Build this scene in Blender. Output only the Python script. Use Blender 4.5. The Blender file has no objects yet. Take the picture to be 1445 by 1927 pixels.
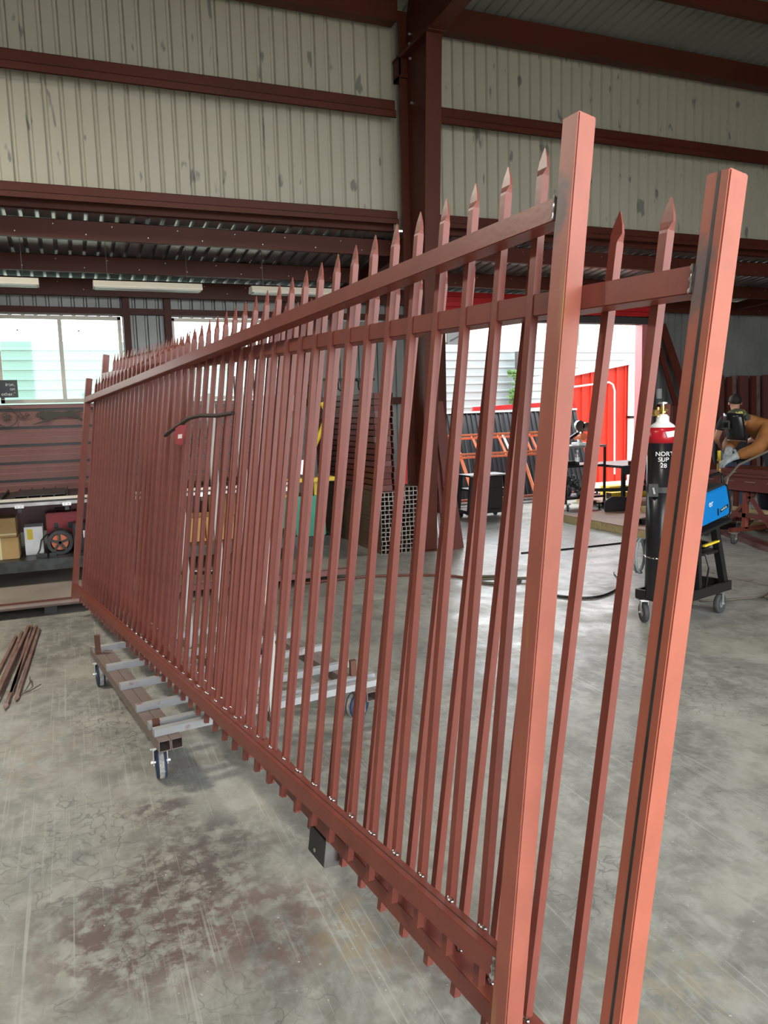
import bpy, bmesh, math, random
from mathutils import Vector, Matrix
random.seed(7)
S = bpy.context.scene
COL = S.collection
PI = math.pi

# ------------------------------------------------------------------ camera
F_PX = 1447.0
XV = Vector((0.92526, -0.07428, 0.37201)); YV = Vector((-0.37837, -0.10898, 0.91922)); DN = Vector((0.0273, 0.991, 0.129)).normalized()
# rows above: world X, Y and down seen from the camera (x right, y down, z forward)
UPV = -DN
XV = (XV - DN * XV.dot(DN)).normalized(); YV = (YV - DN * YV.dot(DN) - XV * YV.dot(XV)).normalized()
right = Vector((XV.x, YV.x, UPV.x)); down_ = Vector((XV.y, YV.y, UPV.y)); fwd = Vector((XV.z, YV.z, UPV.z))
cam_d = bpy.data.cameras.new('camera'); cam = bpy.data.objects.new('camera', cam_d); COL.objects.link(cam)
mw = Matrix.Identity(4)
for i in range(3):
    mw[i][0] = right[i]; mw[i][1] = -down_[i]; mw[i][2] = -fwd[i]
mw[2][3] = 1.62
cam.matrix_world = mw
cam_d.sensor_fit = 'VERTICAL'; cam_d.sensor_height = 24.0; cam_d.lens = 24.0 * F_PX / 1927.0
cam_d.clip_start = 0.05; cam_d.clip_end = 300
S.camera = cam

# ------------------------------------------------------------------ light and exposure
w = bpy.data.worlds.new('overcast_sky'); S.world = w; w.use_nodes = True
nt = w.node_tree; bg = nt.nodes['Background']
bg.inputs['Color'].default_value = (0.93, 0.97, 1.0, 1); bg.inputs['Strength'].default_value = 3.6
def add_fill(x, y, z, watts):  # added warm fill lamps, brightening the hall and the upper-left wall
    ld = bpy.data.lights.new('fill_lamp', 'AREA'); ld.shape = 'DISK'; ld.size = 0.5; ld.energy = watts; ld.color = (1.0, 0.93, 0.80)
    lo = bpy.data.objects.new('fill_lamp', ld); COL.objects.link(lo); lo.location = (x, y, z)
for a in ((-3.0, 3.5, 5.9, 30), (-2.4, 5.6, 5.2, 110), (2.5, 3.0, 6.2, 30)): add_fill(*a)
S.view_settings.view_transform = 'Standard'; S.view_settings.look = 'None'; S.view_settings.gamma = 1.0
S.view_settings.use_curve_mapping = False; S.view_settings.exposure = 1.12
S.cycles.use_denoising = True
S.cycles.max_bounces = 8; S.cycles.diffuse_bounces = 5; S.cycles.glossy_bounces = 4; S.cycles.transparent_max_bounces = 12
S.cycles.sample_clamp_indirect = 6.0

# ------------------------------------------------------------------ materials
def mat(name, col, rough=0.5, metal=0.0, col2=None, scale=6.0, thr=(0.4, 0.65), bump=0.0, bscale=40.0, spec=0.5, stretch=(1, 1, 1), emit=None, detail=4):
    m = bpy.data.materials.new(name); m.use_nodes = True
    n = m.node_tree.nodes; l = m.node_tree.links; p = n['Principled BSDF']
    p.inputs['Base Color'].default_value = (*col, 1); p.inputs['Roughness'].default_value = rough
    p.inputs['Metallic'].default_value = metal; p.inputs['Specular IOR Level'].default_value = spec
    if emit:
        p.inputs['Emission Color'].default_value = (*col, 1); p.inputs['Emission Strength'].default_value = emit
    tc = n.new('ShaderNodeTexCoord'); mp = n.new('ShaderNodeMapping'); mp.inputs['Scale'].default_value = stretch
    l.new(tc.outputs['Object'], mp.inputs['Vector'])
    if col2:
        t = n.new('ShaderNodeTexNoise'); t.inputs['Scale'].default_value = scale; t.inputs['Detail'].default_value = detail
        l.new(mp.outputs[0], t.inputs['Vector'])
        r = n.new('ShaderNodeMapRange'); r.inputs[1].default_value = thr[0]; r.inputs[2].default_value = thr[1]
        l.new(t.outputs['Fac'], r.inputs[0])
        mx = n.new('ShaderNodeMix'); mx.data_type = 'RGBA'; mx.inputs[6].default_value = (*col, 1); mx.inputs[7].default_value = (*col2, 1)
        l.new(r.outputs[0], mx.inputs[0]); l.new(mx.outputs[2], p.inputs['Base Color'])
        m['mix'] = mx.name
    if bump:
        t2 = n.new('ShaderNodeTexNoise'); t2.inputs['Scale'].default_value = bscale; l.new(mp.outputs[0], t2.inputs['Vector'])
        b = n.new('ShaderNodeBump'); b.inputs['Strength'].default_value = bump; b.inputs['Distance'].default_value = 0.01
        l.new(t2.outputs['Fac'], b.inputs['Height']); l.new(b.outputs[0], p.inputs['Normal'])
    return m

M = {}
PRIMER = (0.235, 0.060, 0.041)
M['primer'] = mat('red_oxide_primer', PRIMER, 0.38, 0, (0.19, 0.049, 0.034), 9, (0.35, 0.75), 0.03, 60, spec=0.4)
M['primer_dark'] = mat('dark_red_primer', (0.13, 0.028, 0.018), 0.42, 0, (0.10, 0.021, 0.014), 3, (0.3, 0.7), spec=0.35)
M['frame_red'] = mat('building_frame_paint', (0.088, 0.022, 0.013), 0.5, 0, (0.07, 0.017, 0.01), 1.5, (0.3, 0.7), spec=0.25)
M['maroon'] = mat('maroon_steel', (0.15, 0.045, 0.038), 0.40, 0, (0.12, 0.034, 0.03), 2.5, (0.3, 0.7))
M['slat'] = mat('maroon_slat_sky_sheen', (0.25, 0.135, 0.125), 0.34, 0, (0.20, 0.10, 0.092), 2, (0.3, 0.7))  # maroon lightened and greyed: sky reflection put into the colour
M['siding'] = mat('wall_sheeting', (0.30, 0.305, 0.29), 0.42, 0.15, (0.21, 0.215, 0.21), 1.2, (0.3, 0.7), detail=2)
M['galv'] = mat('galvanised_sheet', (0.40, 0.40, 0.40), 0.32, 0.75, (0.34, 0.34, 0.34), 3)
M['roofliner'] = mat('roof_sheeting', (0.27, 0.28, 0.25), 0.45, 0.1, (0.24, 0.25, 0.22), 1.5)
M['cream'] = mat('cream_metal', (0.50, 0.47, 0.40), 0.5)
M['fence_white'] = mat('pale_fence_metal', (0.27, 0.31, 0.315), 0.4, 0.0, (0.24, 0.28, 0.29), 1.0)
M['fence_green'] = mat('pale_green_fence_metal', (0.19, 0.28, 0.245), 0.45)
M['red_shed'] = mat('bright_red_metal', (0.62, 0.03, 0.012), 0.4)
M['red_trim'] = mat('deep_red_metal', (0.50, 0.02, 0.02), 0.38)
M['lit_jamb'] = mat('jamb_lit_pink', (0.62, 0.20, 0.21), 0.3)  # pink tone has the red light reflected on the jamb mixed in
M['white'] = mat('white_paint', (0.8, 0.8, 0.8), 0.45)
M['alu'] = mat('aluminium', (0.55, 0.50, 0.42), 0.4, 0.2)
M['fixture'] = mat('lamp_housing', (0.62, 0.58, 0.48), 0.5)
M['steel'] = mat('raw_steel', (0.36, 0.35, 0.34), 0.35, 0.85, (0.22, 0.2, 0.19), 8)
M['weld'] = mat('weld_bead', (0.75, 0.75, 0.75), 0.22, 1.0, (0.2, 0.18, 0.17), 60)
M['black_steel'] = mat('mill_scale_steel', (0.05, 0.055, 0.055), 0.4, 0.5, (0.03, 0.03, 0.03), 12)
M['black'] = mat('black_paint', (0.012, 0.011, 0.011), 0.4)
M['black_panel'] = mat('black_sheet', (0.012, 0.012, 0.015), 0.35)
M['rubber'] = mat('grey_rubber', (0.05, 0.05, 0.05), 0.7)
M['blue_rubber'] = mat('blue_black_wheel', (0.02, 0.035, 0.08), 0.6, 0, (0.25, 0.24, 0.22), 30, (0.6, 0.7))
M['tread'] = mat('worn_tread', (0.42, 0.40, 0.36), 0.8, 0, (0.2, 0.2, 0.2), 40)
M['zinc'] = mat('zinc_plate', (0.6, 0.6, 0.58), 0.3, 0.8)
M['cartsteel'] = mat('worn_brown_steel', (0.23, 0.175, 0.155), 0.5, 0.3, (0.28, 0.12, 0.05), 5, (0.62, 0.72))
M['cartbar'] = mat('whitened_steel_bar', (0.40, 0.41, 0.42), 0.5, 0.2, (0.26, 0.07, 0.06), 9, (0.62, 0.72))
M['rustpin'] = mat('rusty_rod', (0.13, 0.05, 0.03), 0.6, 0.2, (0.4, 0.16, 0.04), 14, (0.6, 0.7))
M['whitepost'] = mat('chalky_white_paint', (0.55, 0.55, 0.52), 0.6, 0, (0.4, 0.37, 0.33), 12, (0.6, 0.75))
M['card'] = mat('cardboard', (0.45, 0.30, 0.13), 0.8, 0, (0.40, 0.26, 0.11), 5)
M['tape'] = mat('packing_strap', (0.65, 0.58, 0.36), 0.5)
M['yellow'] = mat('yellow_paint', (0.75, 0.55, 0.03), 0.45)
M['green'] = mat('machine_green', (0.03, 0.30, 0.20), 0.4)
M['orange'] = mat('orange_primer', (0.75, 0.20, 0.08), 0.5, 0, (0.65, 0.15, 0.06), 6)
M['wood'] = mat('pale_lumber', (0.52, 0.42, 0.22), 0.75, 0, (0.42, 0.32, 0.15), 3, (0.3, 0.7), stretch=(1, 8, 8))
M['pallet'] = mat('orange_pine', (0.62, 0.34, 0.10), 0.7, 0, (0.5, 0.27, 0.08), 4, stretch=(6, 6, 1))
M['ply'] = mat('plywood_deck', (0.36, 0.20, 0.13), 0.6, 0, (0.26, 0.15, 0.1), 3)
M['blue'] = mat('blue_enamel', (0.0, 0.17, 0.48), 0.4)
M['gasred'] = mat('cylinder_red', (0.42, 0.01, 0.02), 0.25)
M['brass'] = mat('brass', (0.6, 0.38, 0.12), 0.3, 0.9)
M['chrome'] = mat('chrome', (0.75, 0.75, 0.75), 0.15, 1.0)
M['skin'] = mat('skin', (0.55, 0.28, 0.18), 0.5)
M['hair'] = mat('dark_hair', (0.02, 0.014, 0.01), 0.7, bump=0.4, bscale=120)
M['shirt'] = mat('black_cotton', (0.02, 0.018, 0.022), 0.9)
M['jeans'] = mat('blue_denim', (0.06, 0.09, 0.16), 0.9)
M['darkpants'] = mat('dark_trousers', (0.025, 0.025, 0.035), 0.9)
M['jacket'] = mat('tan_leather', (0.33, 0.13, 0.03), 0.75, 0, (0.22, 0.08, 0.02), 7, (0.4, 0.7), 0.5, 14)
M['glove'] = mat('grey_glove', (0.42, 0.45, 0.46), 0.8, 0, (0.3, 0.33, 0.34), 18, bump=0.4, bscale=30)
M['boots'] = mat('tan_boot', (0.24, 0.13, 0.05), 0.7)
M['camo'] = mat('patterned_cap', (0.08, 0.09, 0.05), 0.6, 0, (0.65, 0.55, 0.15), 28, (0.55, 0.6))
M['hoodblack'] = mat('black_plastic', (0.01, 0.01, 0.012), 0.25)
M['redcase'] = mat('red_plastic', (0.30, 0.01, 0.015), 0.45)
M['leaf'] = mat('leaf_green', (0.05, 0.13, 0.02), 0.6)
M['grass'] = mat('dry_grass', (0.45, 0.45, 0.18), 0.9, 0, (0.25, 0.32, 0.08), 40)
M['gravel'] = mat('pale_ground', (0.50, 0.45, 0.38), 0.9, 0, (0.42, 0.38, 0.30), 4, bump=0.4, bscale=60)
M['tag'] = mat('red_tag', (0.35, 0.015, 0.03), 0.4)
M['ornament'] = mat('dark_cutout_steel', (0.045, 0.04, 0.033), 0.75)
M['strap'] = mat('dark_webbing', (0.05, 0.035, 0.03), 0.8)
M['hose_red'] = mat('oxide_hose', (0.12, 0.03, 0.02), 0.5)
M['hose_tan'] = mat('dusty_hose', (0.10, 0.085, 0.06), 0.6)
M['browntube'] = mat('brown_primed_tube', (0.13, 0.075, 0.045), 0.5, 0, (0.09, 0.045, 0.028), 4, stretch=(6, 1, 6))
M['cutend'] = mat('bright_cut_edge', (0.55, 0.53, 0.5), 0.35, 0.5)
M['platform'] = mat('dusty_steel_plate', (0.30, 0.26, 0.22), 0.55, 0.0, (0.2, 0.16, 0.13), 1.6, bump=0.05, bscale=8)
M['rodgrey'] = mat('grey_brown_pickets', (0.24, 0.15, 0.13), 0.45, 0, (0.15, 0.08, 0.06), 5)
M['silver'] = mat('bright_rail', (0.72, 0.75, 0.78), 0.3, 0.5)

def glass_mat():
    m = bpy.data.materials.new('window_glass'); m.use_nodes = True; n = m.node_tree.nodes; l = m.node_tree.links
    n.remove(n['Principled BSDF']); o = n['Material Output']
    t = n.new('ShaderNodeBsdfTransparent'); t.inputs[0].default_value = (0.90, 0.97, 0.95, 1)
    g = n.new('ShaderNodeBsdfGlossy'); g.inputs['Roughness'].default_value = 0.03
    fr = n.new('ShaderNodeFresnel'); mx = n.new('ShaderNodeMixShader')
    l.new(fr.outputs[0], mx.inputs[0]); l.new(t.outputs[0], mx.inputs[1]); l.new(g.outputs[0], mx.inputs[2]); l.new(mx.outputs[0], o.inputs[0])
    return m
M['glass'] = glass_mat()

def concrete():
    m = bpy.data.materials.new('worn_concrete'); m.use_nodes = True; n = m.node_tree.nodes; l = m.node_tree.links
    p = n['Principled BSDF']; tc = n.new('ShaderNodeTexCoord')
    def noise(sc, stretch=(1, 1, 1), det=5, rot=0, off=(0, 0, 0), dist=0):
        mp = n.new('ShaderNodeMapping'); mp.inputs['Scale'].default_value = stretch; mp.inputs['Rotation'].default_value = (0, 0, rot); mp.inputs['Location'].default_value = off
        l.new(tc.outputs['Object'], mp.inputs[0]); t = n.new('ShaderNodeTexNoise'); t.inputs['Scale'].default_value = sc; t.inputs['Detail'].default_value = det
        t.inputs['Distortion'].default_value = dist; t.inputs['Roughness'].default_value = 0.68
        l.new(mp.outputs[0], t.inputs[0]); return t.outputs['Fac']
    def rng(s, a, b, c=0.0, d=1.0):
        r = n.new('ShaderNodeMapRange'); r.inputs[1].default_value = a; r.inputs[2].default_value = b; r.inputs[3].default_value = c; r.inputs[4].default_value = d
        l.new(s, r.inputs[0]); return r.outputs[0]
    def mixc(f, a, b):
        x = n.new('ShaderNodeMix'); x.data_type = 'RGBA'
        for k, v in ((6, a), (7, b)):
            if isinstance(v, tuple): x.inputs[k].default_value = (*v, 1)
            else: l.new(v, x.inputs[k])
        l.new(f, x.inputs[0]); return x.outputs[2]
    def mul(a, b):
        x = n.new('ShaderNodeMath'); x.operation = 'MULTIPLY'
        for k, v in ((0, a), (1, b)):
            if isinstance(v, float): x.inputs[k].default_value = v
            else: l.new(v, x.inputs[k])
        return x.outputs[0]
    big = rng(noise(0.9, det=6, dist=0.4), 0.42, 0.58)
    c = mixc(big, (0.205, 0.203, 0.18), (0.33, 0.325, 0.28))
    fine = rng(noise(15, stretch=(1, 0.6, 1), det=9, dist=0.4), 0.45, 0.60)
    c = mixc(mul(fine, 0.55), c, (0.40, 0.40, 0.37))
    blot = rng(noise(4.2, det=9, off=(3, 1, 0), dist=0.3), 0.49, 0.63)
    c = mixc(mul(blot, 0.55), c, (0.13, 0.13, 0.12))
    warm = rng(noise(0.7, det=3, off=(9, 4, 0)), 0.5, 0.7)
    c = mixc(mul(warm, 0.45), c, (0.30, 0.27, 0.21))
    # round red-brown stain on the floor in front of the cart and smaller ones about it
    def stain(x, y, r, sx=1.0):
        mp = n.new('ShaderNodeMapping'); mp.inputs['Location'].default_value = (-x / r * sx, -y / r, 0); mp.inputs['Scale'].default_value = (sx / r, 1 / r, 1)
        l.new(tc.outputs['Object'], mp.inputs[0]); g = n.new('ShaderNodeTexGradient'); g.gradient_type = 'SPHERICAL'; l.new(mp.outputs[0], g.inputs[0])
        return mul(rng(g.outputs['Fac'], 0.0, 0.5), rng(noise(13, det=9, dist=0.25), 0.44, 0.56))
    for (x, y, r, sx, cc, k) in STAINS:
        c = mixc(mul(stain(x, y, r, sx), k), c, cc)
    # crazing
    v = n.new('ShaderNodeTexVoronoi'); v.feature = 'DISTANCE_TO_EDGE'; v.inputs['Scale'].default_value = 11
    wmp = n.new('ShaderNodeMapping'); l.new(tc.outputs['Object'], wmp.inputs[0])
    nz = n.new('ShaderNodeTexNoise'); nz.inputs['Scale'].default_value = 7; l.new(tc.outputs['Object'], nz.inputs[0])
    add = n.new('ShaderNodeVectorMath'); add.operation = 'MULTIPLY_ADD'; add.inputs[1].default_value = (0.26, 0.26, 0.26)
    l.new(nz.outputs['Color'], add.inputs[0]); l.new(wmp.outputs[0], add.inputs[2]); l.new(add.outputs[0], v.inputs['Vector'])
    crack = mul(rng(v.outputs['Distance'], 0.0, 0.045, 1.0, 0.0), rng(noise(1.1, det=4, off=(5, 2, 0)), 0.52, 0.60))
    c = mixc(mul(crack, 0.62), c, (0.075, 0.075, 0.07))
    # long pale drag scratches
    for (rot, off, k) in ((0.30, (0, 0, 0), 0.5), (0.12, (4, 0, 0), 0.45), (0.5, (7, 3, 0), 0.3)):
        s = rng(noise(85, stretch=(1, 0.007, 1), det=1, rot=rot, off=off), 0.64, 0.68)
        s = mul(s, rng(noise(1.4, det=2, off=off), 0.45, 0.55))
        c = mixc(mul(s, k), c, (0.43, 0.43, 0.39))
    spk = rng(noise(55, det=1, off=(2, 2, 2)), 0.76, 0.78)
    c = mixc(mul(spk, 0.7), c, (0.62, 0.60, 0.52))
    # sawn joints between the slabs
    sep = n.new('ShaderNodeSeparateXYZ'); l.new(tc.outputs['Object'], sep.inputs[0])
    for axis, val in ((1, 8.17), (1, 3.0 - 8.0), (0, 5.62)):
        a = n.new('ShaderNodeMath'); a.operation = 'SUBTRACT'; a.inputs[1].default_value = val; l.new(sep.outputs[axis], a.inputs[0])
        b = n.new('ShaderNodeMath'); b.operation = 'ABSOLUTE'; l.new(a.outputs[0], b.inputs[0])
        c = mixc(rng(b.outputs[0], 0.004, 0.012, 0.85, 0.0), c, (0.07, 0.07, 0.07))
    l.new(c, p.inputs['Base Color'])
    l.new(rng(noise(2.5, det=6, off=(1, 8, 0)), 0.35, 0.65, 0.26, 0.5), p.inputs['Roughness'])
    b = n.new('ShaderNodeBump'); b.inputs['Strength'].default_value = 0.12; b.inputs['Distance'].default_value = 0.01
    l.new(noise(14, det=6), b.inputs['Height']); l.new(b.outputs[0], p.inputs['Normal'])
    return m
STAINS = [(0.12, 2.42, 0.42, 1.0, (0.12, 0.075, 0.07), 0.85), (0.34, 2.75, 0.35, 1.0, (0.10, 0.085, 0.08), 0.7), (0.52, 2.25, 0.3, 1.0, (0.16, 0.10, 0.09), 0.7),
          (0.24, 3.15, 0.16, 1.0, (0.10, 0.08, 0.08), 0.8), (0.75, 2.1, 0.22, 1.0, (0.33, 0.28, 0.18), 0.55), (1.45, 1.55, 0.25, 1.0, (0.33, 0.29, 0.20), 0.5),
          (0.95, 2.0, 0.3, 1.0, (0.15, 0.10, 0.09), 0.5), (1.1, 3.3, 0.4, 1.0, (0.13, 0.10, 0.08), 0.6), (1.9, 3.6, 0.5, 1.0, (0.17, 0.15, 0.11), 0.5),
          (-0.35, 4.0, 0.5, 1.0, (0.26, 0.20, 0.13), 0.4)]
M['concrete'] = concrete()

# primed posts: dust-yellow rust streaks and a scorched patch around the weld of the top rail
def post_mat(name, base, streak, scorch_h, seam=False):
    m = mat(name, base, 0.48, 0, tuple(v * 0.8 for v in base), 7, (0.35, 0.7), 0.03, 80)
    n = m.node_tree.nodes; l = m.node_tree.links; p = n['Principled BSDF']
    prev = n[m['mix']].outputs[2]; tc = n.new('ShaderNodeTexCoord')
    mp = n.new('ShaderNodeMapping'); mp.inputs['Scale'].default_value = (34, 34, 3.2); l.new(tc.outputs['Object'], mp.inputs[0])
    t = n.new('ShaderNodeTexNoise'); t.inputs['Scale'].default_value = 1.0; t.inputs['Detail'].default_value = 6; l.new(mp.outputs[0], t.inputs[0])
    r = n.new('ShaderNodeMapRange'); r.inputs[1].default_value = 0.58; r.inputs[2].default_value = 0.70; r.inputs[4].default_value = 0.75; l.new(t.outputs[0], r.inputs[0])
    # the streaks sit on the face the gate shows (local -y side is hidden, +y is in view)
    g0 = n.new('ShaderNodeSeparateXYZ'); l.new(tc.outputs['Object'], g0.inputs[0])
    f = n.new('ShaderNodeMapRange'); f.inputs[1].default_value = -0.006; f.inputs[2].default_value = -0.001; l.new(g0.outputs[1], f.inputs[0])
    mu = n.new('ShaderNodeMath'); mu.operation = 'MULTIPLY'; l.new(r.outputs[0], mu.inputs[0]); l.new(f.outputs[0], mu.inputs[1])
    mx = n.new('ShaderNodeMix'); mx.data_type = 'RGBA'; mx.inputs[7].default_value = (*streak, 1); l.new(prev, mx.inputs[6]); l.new(mu.outputs[0], mx.inputs[0])
    out = mx.outputs[2]
    mp2 = n.new('ShaderNodeMapping'); mp2.inputs['Location'].default_value = (0, 0, -scorch_h / 0.085); mp2.inputs['Scale'].default_value = (1 / 0.05, 1 / 0.08, 1 / 0.085)
    l.new(tc.outputs['Object'], mp2.inputs[0]); g = n.new('ShaderNodeTexGradient'); g.gradient_type = 'SPHERICAL'; l.new(mp2.outputs[0], g.inputs[0])
    t3 = n.new('ShaderNodeTexNoise'); t3.inputs['Scale'].default_value = 30; l.new(tc.outputs['Object'], t3.inputs[0])
    ad = n.new('ShaderNodeMath'); ad.operation = 'ADD'; l.new(g.outputs[1], ad.inputs[0]); l.new(t3.outputs[0], ad.inputs[1])
    r3 = n.new('ShaderNodeMapRange'); r3.inputs[1].default_value = 0.62; r3.inputs[2].default_value = 0.95; r3.inputs[4].default_value = 0.9; l.new(ad.outputs[0], r3.inputs[0])
    mu3 = n.new('ShaderNodeMath'); mu3.operation = 'MULTIPLY'; l.new(r3.outputs[0], mu3.inputs[0])
    gt = n.new('ShaderNodeMath'); gt.operation = 'GREATER_THAN'; gt.inputs[1].default_value = 0.001; l.new(g.outputs[1], gt.inputs[0]); l.new(gt.outputs[0], mu3.inputs[1])
    mx3 = n.new('ShaderNodeMix'); mx3.data_type = 'RGBA'; mx3.inputs[7].default_value = (0.10, 0.075, 0.075, 1); l.new(out, mx3.inputs[6]); l.new(mu3.outputs[0], mx3.inputs[0])
    l.new(mx3.outputs[2], p.inputs['Base Color'])
    return m
M['post_front'] = post_mat('post_primer_dusty', (0.36, 0.105, 0.068), (0.34, 0.19, 0.075), 1.51)
M['post_back'] = post_mat('post_primer_bright', (0.36, 0.095, 0.055), (0.36, 0.14, 0.055), 1.51)

# ------------------------------------------------------------------ mesh builder
class MB:
    def __init__(s): s.v = []; s.f = []
    def add(s, vs, fs):
        o = len(s.v); s.v += [tuple(v) for v in vs]; s.f += [tuple(i + o for i in f) for f in fs]; return s
    def box(s, x0, x1, y0, y1, z0, z1):
        return s.add([(x0, y0, z0), (x1, y0, z0), (x1, y1, z0), (x0, y1, z0), (x0, y0, z1), (x1, y0, z1), (x1, y1, z1), (x0, y1, z1)],
                     [(0, 3, 2, 1), (4, 5, 6, 7), (0, 1, 5, 4), (1, 2, 6, 5), (2, 3, 7, 6), (3, 0, 4, 7)])
    def beam(s, p0, p1, wd, ht, up=(0, 0, 1)):
        p0 = Vector(p0); p1 = Vector(p1); d = (p1 - p0).normalized(); u = Vector(up)
        a = d.cross(u)
        if a.length < 1e-4: a = d.cross(Vector((0, 1, 0)))
        a.normalize(); b = a.cross(d).normalized(); a *= wd / 2; b *= ht / 2
        vs = [p + q for p in (p0, p1) for q in (-a - b, a - b, a + b, -a + b)]
        return s.add(vs, [(0, 1, 2, 3)[::-1], (4, 5, 6, 7), (0, 1, 5, 4), (1, 2, 6, 5), (2, 3, 7, 6), (3, 0, 4, 7)])
    def tubebox(s, p0, p1, wd, ht, t=0.004, up=(0, 0, 1)):           # hollow rectangular tube
        p0 = Vector(p0); p1 = Vector(p1); d = (p1 - p0).normalized(); a = d.cross(Vector(up))
        if a.length < 1e-4: a = d.cross(Vector((0, 1, 0)))
        a.normalize(); b = a.cross(d).normalized()
        vs = []
        for p in (p0, p1):
            for k in (0, t):
                aa = a * (wd / 2 - k); bb = b * (ht / 2 - k)
                vs += [p - aa - bb, p + aa - bb, p + aa + bb, p - aa + bb]
        fs = []
        for i in range(4):
            j = (i + 1) % 4
            fs += [(i, j, 8 + j, 8 + i), (4 + j, 4 + i, 12 + i, 12 + j), (j, i, 4 + i, 4 + j), (8 + i, 8 + j, 12 + j, 12 + i)]
        return s.add(vs, fs)
    def cyl(s, p0, p1, r0, r1=None, n=12, cap=True):
        r1 = r0 if r1 is None else r1; p0 = Vector(p0); p1 = Vector(p1); d = (p1 - p0).normalized()
        a = d.orthogonal().normalized(); b = d.cross(a)
        vs = [p + (a * math.cos(2 * PI * i / n) + b * math.sin(2 * PI * i / n)) * r for p, r in ((p0, r0), (p1, r1)) for i in range(n)]
        fs = [(i, (i + 1) % n, n + (i + 1) % n, n + i) for i in range(n)]
        if cap: fs += [tuple(range(n))[::-1], tuple(range(n, 2 * n))]
        return s.add(vs, fs)
    def tube(s, pts, r, n=8, closed=False):
        pts = [Vector(p) for p in pts]; m = len(pts); vs = []; pa = None
        for i, p in enumerate(pts):
            if closed: d = pts[(i + 1) % m] - pts[i - 1]
            else: d = pts[min(i + 1, m - 1)] - pts[max(i - 1, 0)]
            d.normalize(); a = d.orthogonal().normalized() if pa is None else (pa - d * pa.dot(d)).normalized(); pa = a; b = d.cross(a)
            vs += [p + (a * math.cos(2 * PI * k / n) + b * math.sin(2 * PI * k / n)) * r for k in range(n)]
        fs = [(i * n + k, i * n + (k + 1) % n, ((i + 1) % m) * n + (k + 1) % n, ((i + 1) % m) * n + k) for i in range(m if closed else m - 1) for k in range(n)]
        if not closed: fs += [tuple(range(n))[::-1], tuple(range((m - 1) * n, m * n))]
        return s.add(vs, fs)
    def prism(s, poly, origin, u, v, nrm, th):                          # flat polygon pushed through a thickness
        o = Vector(origin); u = Vector(u); v = Vector(v); nn = Vector(nrm) * th; k = len(poly)
        a = [o + u * x + v * y for x, y in poly]
        return s.add(a + [q + nn for q in a], [tuple(range(k))[::-1], tuple(range(k, 2 * k))] + [(i, (i + 1) % k, k + (i + 1) % k, k + i) for i in range(k)])
    def lathe(s, o, prof, n=20):
        o = Vector(o); m = len(prof)
        vs = [o + Vector((r * math.cos(2 * PI * i / n), r * math.sin(2 * PI * i / n), z)) for r, z in prof for i in range(n)]
        fs = [(j * n + i, j * n + (i + 1) % n, (j + 1) * n + (i + 1) % n, (j + 1) * n + i) for j in range(m - 1) for i in range(n)]
        return s.add(vs, fs + [tuple(range(n))[::-1], tuple(range((m - 1) * n, m * n))])
    def ball(s, c, r, sc=(1, 1, 1), n=10, m=6):
        c = Vector(c); vs = [c + Vector((0, 0, -r * sc[2]))]
        for j in range(1, m):
            t = PI * j / m - PI / 2
            vs += [c + Vector((r * sc[0] * math.cos(t) * math.cos(2 * PI * i / n), r * sc[1] * math.cos(t) * math.sin(2 * PI * i / n), r * sc[2] * math.sin(t))) for i in range(n)]
        vs.append(c + Vector((0, 0, r * sc[2])))
        fs = [(0, 1 + (i + 1) % n, 1 + i) for i in range(n)]
        for j in range(m - 2):
            fs += [(1 + j * n + i, 1 + j * n + (i + 1) % n, 1 + (j + 1) * n + (i + 1) % n, 1 + (j + 1) * n + i) for i in range(n)]
        L_ = len(vs) - 1; b = 1 + (m - 2) * n
        return s.add(vs, fs + [(b + i, b + (i + 1) % n, L_) for i in range(n)])
    def mesh(s, name, m, off=(0, 0, 0), bevel=0, smooth=False):
        me = bpy.data.meshes.new(name); ox, oy, oz = off
        me.from_pydata([(x - ox, y - oy, z - oz) for x, y, z in s.v], [], s.f); me.update()
        bm = bmesh.new(); bm.from_mesh(me)
        if bevel: bmesh.ops.bevel(bm, geom=list(bm.edges), offset=bevel, segments=2, affect='EDGES', clamp_overlap=True)
        bmesh.ops.recalc_face_normals(bm, faces=bm.faces); bm.to_mesh(me); bm.free()
        if smooth:
            for p in me.polygons: p.use_smooth = True
        if isinstance(m, str): m = M[m]
        me.materials.append(m); return me

ORG = {}
def link(name, data, parent=None):
    o = bpy.data.objects.new(name, data); COL.objects.link(o)
    if parent is not None: o.parent = parent; ORG[o.name] = ORG.get(parent.name, (0, 0, 0))
    return o
def part(name, mb, m, parent, bevel=0, smooth=False, label=None, kind=None):
    me = mb.mesh(name, m, ORG.get(parent.name, (0, 0, 0)), bevel, smooth)
    o = link(name, me, parent)
    if label: o['label'] = label
    if kind: o['kind'] = kind
    return o
def tag(o, label, cat, group=None, kind=None):
    o['label'] = label; o['category'] = cat
    if group: o['group'] = group
    if kind: o['kind'] = kind
    return o
def thing(name, label, cat, loc=(0, 0, 0), group=None, rotz=0, local=False):
    o = link(name, None); o.location = loc; o.rotation_euler = (0, 0, rotz); o.empty_display_size = 0.1
    ORG[o.name] = (0, 0, 0) if local else tuple(loc)
    return tag(o, label, cat, group)
def solo(name, mb, m, label, cat, loc, group=None, bevel=0, smooth=False, kind=None):   # a thing that is one mesh
    me = mb.mesh(name, m, loc, bevel, smooth); o = link(name, me); o.location = loc; ORG[o.name] = tuple(loc)
    return tag(o, label, cat, group, kind)
def struct(name, mb, m, parent=None, bevel=0, label=None):
    o = link(name, mb.mesh(name, m, (0, 0, 0), bevel), parent)
    if parent is None: o['kind'] = 'structure'
    if label: o['label'] = label
    return o
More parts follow.
